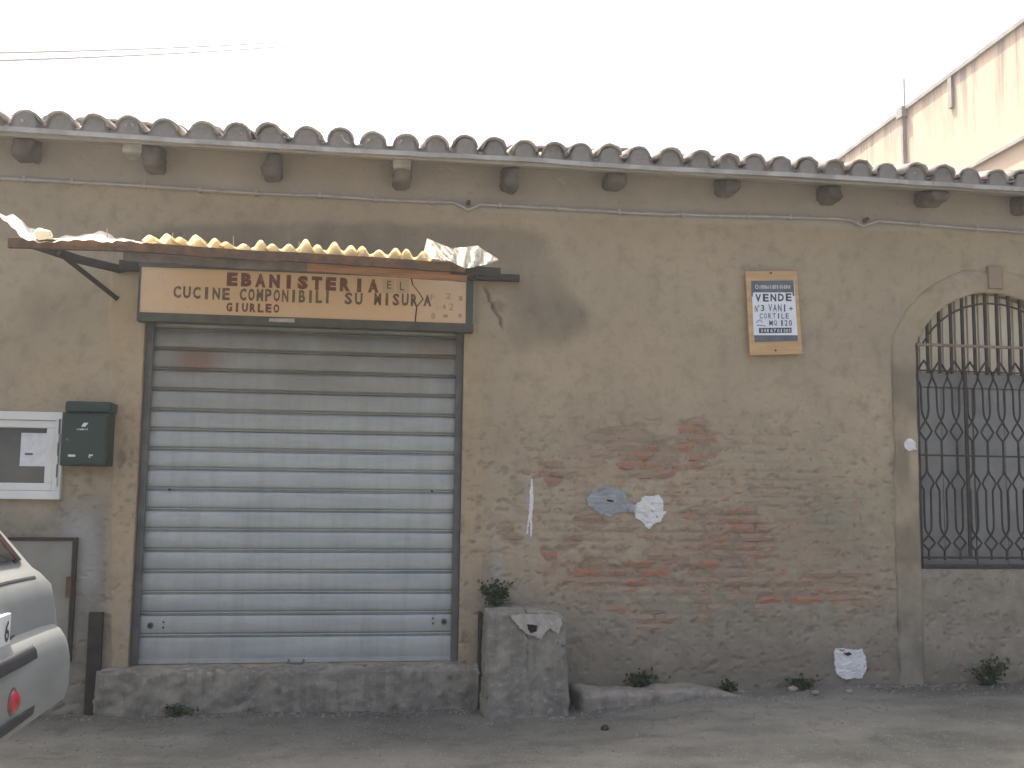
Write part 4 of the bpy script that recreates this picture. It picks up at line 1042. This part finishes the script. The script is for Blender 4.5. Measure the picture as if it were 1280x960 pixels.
# ------------------------------------------------------------------ concrete block
yk = -.34
a = at(607, 764, yk); b = at(712, 886, yk); hole = at(666, 786, yk)
bx0, bx1, bz1 = a.x, b.x, a.z
def shp(x, y, z):
    u = (x-bx0)/(bx1-bx0); v = max(0, z/bz1)
    x2 = x-(.02*v if u > .5 else -.01*v)
    z2 = z-.05*max(0, u-.82)/.18*(v > .7)*(u > .82)
    if y < yk+.05:
        d = ((x-hole.x)/.034)**2+((z-hole.z)/.028)**2
        if d < 1.3: y += .05*max(0, 1-d*.6)
    return (x2, y, z2)
blk = thing('concrete_block', ((bx0+bx1)/2, yk+.16, 0), 'worn grey concrete block standing against the wall right of the shutter', 'block')
kid(bm_obj(rough_box(bx0, bx1, yk, -.015, -.05, bz1, .0125, .016, 71, shp), 'block_body', M_conc), blk)
def bpt(px, py): return at(px, py, yk-.014)
pw = [(638,769), (655,767), (680,768), (694,769), (702,772), (703,782), (697,792), (688,785), (680,792), (676,800), (668,795), (660,793), (650,785), (644,778)]
P = [bpt(*p_) for p_ in pw]; n = len(P)
hp = [(659,781), (665,780), (673,783), (671,790), (663,792), (660,787)]
bmw = bmesh.new(); ov = []
for L_ in (pw, hp):
    vs2 = []
    for i in range(len(L_)):
        p, p2 = bpt(*L_[i]), bpt(*L_[(i+1) % len(L_)])
        for k in range(3):
            q_ = p.lerp(p2, k/3); vs2.append(bmw.verts.new((q_.x+random.uniform(-.004, .004), q_.y+.0, q_.z+random.uniform(-.004, .004))))
    es = [bmw.edges.new((vs2[i], vs2[(i+1) % len(vs2)])) for i in range(len(vs2))]; ov += es
bmesh.ops.triangle_fill(bmw, use_beauty=True, use_dissolve=False, edges=ov)
me = bpy.data.meshes.new('paint_patch'); bmw.to_mesh(me); bmw.free(); me.materials.append(M_wpatch if False else simple('faded_white_paint', (.42, .39, .34), (.30, .275, .235), 22, .95, 0, .4, 60))
o = kid(mesh_obj('paint_patch', me, None), blk); md = o.modifiers.new('s', 'SOLIDIFY'); md.thickness = .004
kid(MB().add([tuple(bpt(px, py)+Vector((0, .012, 0))) for px, py in hp], [tuple(range(len(hp)))]).build('hole_dark', M_void), blk)  # flat near-black sheet paints the darkness inside the hole

# broken pavement strip at the foot of the wall
def ledge_shape(x, y, z):
    z2 = z*(1-.55*sstep(.4, 1, np.array((x-1.3)/1.35)).item()) if z > 0 else z
    return (x, y-.03*math.sin(x*5)+.02*math.sin(x*13), z2)
l0 = at(714, 850, -.02).x; l1 = at(985, 860, -.1).x
bm_obj(rough_box(l0, l1, -.24, .01, -.1, .125, .02, .022, 81, ledge_shape), 'pavement', M_conc, kind='structure')

# ------------------------------------------------------------------ stones, gravel, weeds
def stone(px, py, r, label, mat=M_stone, sq=.6):
    p = on_ground(px, py); bm = bmesh.new(); bmesh.ops.create_icosphere(bm, subdivisions=2, radius=r)
    sd = px*.37
    for v in bm.verts:
        k = 1+(f1(v.co.x/r*1.4+sd, v.co.z/r*1.4+v.co.y/r, 3, px)-.5)*.9; v.co *= k; v.co.z *= sq
    o = bm_obj(bm, 'stone', mat, None, False, label=label, cat='stone'); o.location = (p.x, p.y, p.z+r*sq*.6)
stone(991, 864, .035, 'whitish stone lying at the right end of the broken pavement strip')
stone(1087, 846, .040, 'pale stone beside the square white filler patch')
stone(1020, 868, .026, 'small grey stone below the square white filler patch, left of it')
stone(1062, 866, .022, 'small grey stone directly below the square white filler patch')
stone(756, 912, .024, 'dark lump lying on the street in front of the pavement strip', M_dark, .7)
stone(603, 885, .022, 'white chip at the left foot of the concrete block', M_wpatch)
stone(630, 898, .013, 'tiny white pebble on the street below the concrete block', M_wpatch)
stone(640, 889, .018, 'dull pebble touching the front of the concrete block')
# loose grit swept against the wall foot
mb = MB(); rnd = random.Random(5)
for i in range(2600):
    x = rnd.uniform(-2.6, 5.0); y = -.02-abs(rnd.gauss(0, .5)) if rnd.random() < .6 else rnd.uniform(-1.9, -.1)
    if y < -2: continue
    if SH['x0']-.2 < x < .72 and y > -.10: continue
    r = rnd.choice((.003, .004, .005, .005, .007, .010)); z = gz(x, y); a_ = rnd.uniform(0, 6)
    P = [(x+r*1.3*math.cos(a_+k*2.1)*rnd.uniform(.7, 1.2), y+r*1.3*math.sin(a_+k*2.1)*rnd.uniform(.7, 1.2), z-.001) for k in range(3)]+[(x, y, z+r*.9)]
    mb.add(P, [(0,1,3), (1,2,3), (2,0,3)])
for i in range(900):
    x = rnd.uniform(-1.7, 5.0); y = (-.10 if SH['x0']-.2 < x < .72 else -.26 if l0 < x < l1 else -.03)-abs(rnd.gauss(0, .06))
    if bx0-.03 < x < bx1+.03: y -= .34 if y > -.36 else 0
    r = rnd.choice((.005, .007, .008, .010, .013)); z = gz(x, y); a_ = rnd.uniform(0, 6)
    P = [(x+r*1.4*math.cos(a_+k*1.57)*rnd.uniform(.6, 1.2), y+r*1.2*math.sin(a_+k*1.57)*rnd.uniform(.6, 1.2), z-.002) for k in range(4)]+[(x+rnd.uniform(-.4, .4)*r, y, z+r*rnd.uniform(.5, 1))]
    mb.add(P, [(0,1,4), (1,2,4), (2,3,4), (3,0,4)])
mb.build('gravel', M_grit, None, kind='stuff')
def weed(base, h, spread, n, label, seed, leaf=.03, group=None):
    rnd = random.Random(seed)
    t = thing('weed', base, label, 'plant', group)
    st = MB(); lf = MB()
    for s in range(max(6, n//8)):
        a_ = rnd.uniform(math.pi, 2*math.pi); d_ = rnd.uniform(.1, 1)*spread; hh = h*rnd.uniform(.5, 1)
        tip = Vector((math.cos(a_)*d_, math.sin(a_)*d_*.6, hh)); mid = tip*.5+Vector((0, 0, hh*.12))
        st.tube([(0, 0, -.02), tuple(mid), tuple(tip)], [.004, .003, .0015], 4)
        for k in range(16):
            u = rnd.uniform(.15, 1); p = mid*(2*u*(1-u))+tip*(u*u)
            p = p+Vector((rnd.gauss(0, .018), rnd.gauss(0, .014), rnd.gauss(0, .014)))
            d1 = Vector((rnd.gauss(0, 1), rnd.gauss(-.2, 1), rnd.gauss(.2, .7))).normalized(); d2 = d1.cross(Vector((rnd.gauss(0, 1), rnd.gauss(0, 1), rnd.gauss(0, 1)))).normalized()
            L_ = leaf*rnd.uniform(.5, 1.3); wd = L_*.38
            lf.add([p, p+d1*L_*.5+d2*wd, p+d1*L_, p+d1*L_*.5-d2*wd], [(0,1,2,3)])
    st.build('stem', M_stem, t); lf.build('foliage', M_leaf, t)
    return t
p = at(622, 757, -.10); weed((p.x, -.10, bz1-.01), .17, .11, 190, 'bushy green weed growing on top of the concrete block by the wall', 1)
weed((at(802, 842, -.05).x, -.05, .10), .12, .12, 150, 'green weed tuft on the pavement strip below the brick patch', 2)
weed((at(912, 842, -.05).x, -.05, .06), .09, .09, 80, 'smaller weed tuft between the pavement strip and the wall, left of the white filler patch', 3)
p = on_ground(990, 852); weed((p.x, -.06, gz(p.x, -.06)), .08, .13, 90, 'low dark weed at the broken end of the pavement strip', 4)
p = on_ground(1197, 845); weed((p.x, -.05, gz(p.x, -.05)), .17, .17, 190, 'wide green weed at the wall foot below the barred window', 5)
p = on_ground(235, 885); weed((p.x, -.11, gz(p.x, -.11)), .05, .12, 60, 'flat weed in the joint below the shutter threshold', 6)

# ------------------------------------------------------------------ parked car
def car():
    xr_, yf, W2 = -1.11, -2.12, .885
    t = thing('parked_car', (xr_-2.0, yf-W2, 0), 'silver hatchback at the lower left seen from its rear corner', 'car')
    def wdt(z, s):
        k = 1.0 if z < .95 else 1.0-.30*((z-.95)/.5)
        k *= .90+.10*min(1, z/.55)
        e = min(s, 3.9-s); k *= 1-.10*max(0, 1-e/.45)**2.2
        return W2*k
    ST = [(0,.55,.71), (.012,.54,.77), (.035,.53,.80), (.060,.52,.815), (.066,.50,.90), (.08,.50,.965), (.12,.50,1.01), (.15,.50,1.03), (.30,.48,1.235), (.45,.44,1.41), (.60,.36,1.455), (1.0,.25,1.49), (1.6,.24,1.50), (2.1,.24,1.45), (2.5,.24,1.20), (2.75,.25,1.03), (3.2,.26,.95), (3.6,.28,.86), (3.78,.30,.74), (3.87,.36,.62), (3.9,.42,.54)]
    NS, NTp = 9, 9; V = []; ring = 0
    for s, zb_, zt in ST:
        half = []
        for k in range(NS):
            z = zb_+(zt-zb_)*(k/(NS-1)); rnd_ = .035*max(0, (k/(NS-1)-.82)/.18)**2
            half.append((wdt(z, s)-rnd_-(.05*(1-k/2.0) if k < 2 else 0), z))
        top = [(half[-1][0]*math.cos(math.pi*j/(NTp+1)), zt+.022*math.sin(math.pi*j/(NTp+1))) for j in range(1, NTp+1)]
        pts = [(y, z) for y, z in half]+top+[(-y, z) for y, z in reversed(half)]
        ring = len(pts)
        for y, z in pts: V.append((xr_-s, yf-W2+y, z))
    Fc = [(i*ring+j, (i+1)*ring+j, (i+1)*ring+(j+1) % ring, i*ring+(j+1) % ring) for i in range(len(ST)-1) for j in range(ring)]
    Fc += [tuple(range(ring)), tuple(range((len(ST)-1)*ring+ring-1, (len(ST)-1)*ring-1, -1))]
    o = MB().add(V, Fc).build('body', M_car, None, True); kid(o, t); md = o.modifiers.new('e', 'EDGE_SPLIT'); md.split_angle = R(50)
    yc = yf-W2
    def prof(z):   # rear surface position s for a height
        for (s0, _, z0_), (s1, _, z1_) in zip(ST[:-1], ST[1:]):
            if z0_ <= z <= z1_: return s0+(s1-s0)*(z-z0_)/(z1_-z0_)
        return 0
    def rear_panel(name, za, zb2, wa, wb, off, mat, n=8, nv=6, yoff=0, round_=.0, label=None):
        def fn(u, v):
            z = za+(zb2-za)*v; hw = wa+(wb-wa)*v; y = (u*2-1)*hw+yoff
            return (xr_-prof(z)+off-round_*(u*2-1)**2, yc+y, z+.020*(1-(y/W2)**2))
        o = MB().grid(fn, n, nv).build(name, mat, None, True, solid=.006)
        if label: o['label'] = label
        return kid(o, t)
    rear_panel('rear_window', 1.06, 1.38, 0.59, .49, .016, M_glass, round_=.0)
    rear_panel('bumper_strip', .735, .780, .66, .66, .010, M_trim, round_=.03, n=14)
    rear_panel('bumper_gap', .812, .824, .74, .74, .004, M_trim, round_=.03, n=14)
    rear_panel('tailgate_seam', .99, .998, .66, .66, .003, M_trim, round_=.0, n=14)
    rear_panel('lower_bumper', .552, .580, .60, .62, .010, M_trim, round_=.03, n=14)
    # the plate sits left of the reflector on the tailgate
    p = at(12, 800, 0); d = (p-CAM); k = (xr_-.045-CAM.x)/d.x; yr = CAM.y+d.y*k
    def platebox(y0, y1, z0, z1, x0, x1, name, mat): return kid(MB().box(x0, x1, y0, y1, z0, z1).build(name, mat, None, bevel=.003), t)
    platebox(yr-.52, yr, .815, .925, xr_-.062, xr_-.044, 'licence_plate', M_print)
    cu = MB(); text_mb(cu, '6', 0, .040, .835, .905, 0, .02)
    cu.v = [(xr_-.0425, yr-.055+x, z) for x, y, z in cu.v]; kid(cu.build('plate_character', M_ink), t)
    # smoked lamps on the pillars beside the rear window, reflectors in the bumper
    for sg_ in (-1, 1):
        def fn(u, v, sg_=sg_):
            z = 1.05+.27*v; y = sg_*(.60-.07*v+.085*u)
            return (xr_-prof(z)+.012-.012*u, yc+y, z+.012)
        kid(MB().grid(fn, 5, 7).build('tail_lamp', M_lamp, None, True, solid=.01), t)
    p = at(18, 889, 0); d = (p-CAM); k = (xr_+.008-CAM.x)/d.x; c_ = CAM+d*k
    off = min(abs(c_.y-yc), .705)
    for sg_ in (-1, 1):
        for r_, hh, nm, mt in ((.050, .010, 'reflector_ring', M_guide), (.038, .026, 'reflector', M_red)):
            def fn(u, v, r_=r_, hh=hh, sg_=sg_):
                a_ = u*2*math.pi; q_ = v*math.pi/2
                return (xr_-.004+hh*math.cos(q_), yc+sg_*off+r_*math.sin(q_)*math.cos(a_), .655+r_*math.sin(q_)*math.sin(a_))
            kid(MB().grid(fn, 19, 7).build(nm, mt, None, True), t)
    # side glass and wheels
    for sg_ in (-1, 1):
        for sa, sb in ((.62, 1.25), (1.32, 2.15)):
            def fn(u, v, sg_=sg_):
                s = sa+(sb-sa)*u+(.12*(1-v) if sb > 2 and u > .5 else 0); z = 1.0+.36*v
                return (xr_-s, yc+sg_*(wdt(z, s)+.004), z)
            kid(MB().grid(fn, 6, 4).build('side_window', M_glass, None, True, solid=.004), t)
        for s in (.72, 3.12):
            wy = yc+sg_*(W2-.075); wh = MB(); n = 24
            wh.tube([(xr_-s, wy-.09, .30), (xr_-s, wy+.09, .30)], .30, n)
            wo_ = kid(wh.build('wheel', M_tyre, None, bevel=.02), t)
            o = MB().tube([(xr_-s, wy-.094, .30), (xr_-s, wy+.094, .30)], .19, 20).build('rim', M_rim, None); o.parent = wo_; o.matrix_parent_inverse = Matrix.Translation(-t.location) if False else Matrix()
            wp = MB().tube([(xr_-s, wy-.088+sg_*.004, .32), (xr_-s, wy+.088+sg_*.004, .32)], .345, 24).build('wheel_arch', M_trim, None); kid(wp, t)
    # windscreen
    def fn(u, v):
        s = 2.12+.60*(1-v)+0; z = 1.05+.38*v; hw = .70-.12*v
        return (xr_-(2.70-.55*v)-.012, yc+(u*2-1)*hw, 1.075+.36*v+.02)
    kid(MB().grid(fn, 8, 6).build('windscreen', M_glass, None, True, solid=.004), t)
car()

# ------------------------------------------------------------------ tall building beyond
def far_building():
    d1 = 12.0; P1 = at(1280, 30, CAM.y+d1); zt = P1.z
    lo, hi = 12.0, 60.0
    for _ in range(60):
        md_ = (lo+hi)/2; p = at(1040, 207, CAM.y+md_)
        if p.z < zt: lo = md_
        else: hi = md_
    P2 = at(1040, 207, CAM.y+lo); dirv = Vector((P2.x-P1.x, P2.y-P1.y, 0)).normalized(); nrm = Vector((-dirv.y, dirv.x, 0))
    if nrm.x > 0: nrm = -nrm
    start = Vector((P1.x, P1.y, 0))-dirv*2.0; Lh = (Vector((P2.x, P2.y, 0))-start).length
    t = thing('tall_building', (start+dirv*Lh*.5)*1.0, 'tall peach rendered building with rain streaks beyond the tiled roof', 'building')
    nu, nv = 60, 40; U, Vv = np.meshgrid(np.linspace(0, Lh, nu), np.linspace(0, zt, nv), indexing='ij')
    PX = start.x+dirv.x*U; PY = start.y+dirv.y*U; PZ = Vv
    me = grid_mesh('wall', PX, PY, PZ, None, False); me.materials.append(M_far); set_attr(me, 'top', sstep(zt-1.5, zt+.3, PZ+(fbm(U*3, PZ*.3, 3, 5)-.5)*1.4))
    kid(mesh_obj('wall', me), t)
    def slab(u0, u1, o0, o1, z0, z1, name, mat):
        V = []
        for u in (u0, u1):
            for o_ in (o0, o1):
                for z in (z0, z1):
                    p = start+dirv*u+nrm*o_; V.append((p.x, p.y, z))
        return kid(MB().add(V, [(0,1,3,2), (4,6,7,5), (0,4,5,1), (2,3,7,6), (0,2,6,4), (1,5,7,3)]).build(name, mat), t)
    slab(0, Lh, -7, -.02, 0, zt-.05, 'building_mass', M_far)
    slab(-.05, Lh+.1, -.25, .05, zt, zt+.06, 'parapet_coping', M_fartrim)
    def u_of(px, py):     # position along the wall of a photo pixel
        d = FW+RT*((px-640)/F)-UP*((py-480)/F); A_ = np.array([[dirv.x, -d.x], [dirv.y, -d.y]]); r = np.array([CAM.x-start.x, CAM.y-start.y])
        u, k = np.linalg.solve(A_, r); return u, CAM.z+d.z*k
    u, z = u_of(1133, 205); u2, z2 = u_of(1133, 143)
    slab(u-.035, u+.035, .003, .07, 0, z2, 'downpipe', M_fartrim); slab(u-.10, u+.10, .002, .11, z2-.05, z2+.12, 'rainwater_head', M_fartrim)
    p = start+dirv*(u-.05)+nrm*.03; kid(MB().tube([(p.x, p.y, z2), (p.x, p.y, z2+.62)], .014, 6).build('aerial_pole', M_cable), t)
    u, z = u_of(1190, 97); u3, z3 = u_of(1191, 135)
    slab(u-.05, u+.05, .004, .05, z3, zt-.01, 'drain_spout', M_fartrim)
    ua, za = u_of(1195, 211); ub, zb2 = u_of(1278, 183); zl = (za+zb2)/2
    slab(0, ua, .002, .07, zl-.05, zl+.0, 'string_course', M_fartrim)  # dark trim colour also paints the shadow line of the ledge
far_building()

# ------------------------------------------------------------------ overhead wires
for k, (a_, b_, lab) in enumerate((((-120, 68, 10), (420, 47, 30), 'upper thin overhead wire crossing the sky at the upper left'), ((-120, 79, 10), (420, 52, 30), 'lower thin overhead wire crossing the sky at the upper left'))):
    p, r = at(a_[0], a_[1], a_[2]), at(b_[0], b_[1], b_[2]); pts = []
    for i in range(21):
        u = i/20; q_ = p.lerp(r, u); q_.z -= .25*4*u*(1-u)*.4; pts.append(q_)
    MB().tube(pts, .022, 5).build('overhead_wire', M_cable, None, True, label=lab, cat='wire', group='overhead wires')

# ------------------------------------------------------------------ added haze volume, imitates lens glare
hm = bpy.data.materials.new('veil_haze'); hm.use_nodes = True; hm.node_tree.nodes.clear()
ho = hm.node_tree.nodes.new('ShaderNodeOutputMaterial'); hv = hm.node_tree.nodes.new('ShaderNodeVolumePrincipled')
hv.inputs['Color'].default_value = (.95, .95, .93, 1); hv.inputs['Density'].default_value = .004; hv.inputs['Anisotropy'].default_value = .6
hm.node_tree.links.new(hv.outputs[0], ho.inputs['Volume'])
top_z = max((o.matrix_world @ Vector(c))[2] for o in S.objects if o.type == 'MESH' for c in o.bound_box)
print('top', top_z)
MB().box(-121, 121, -121, 121, -1.1, top_z+2.0).build('veil_haze', hm, None, kind='stuff')
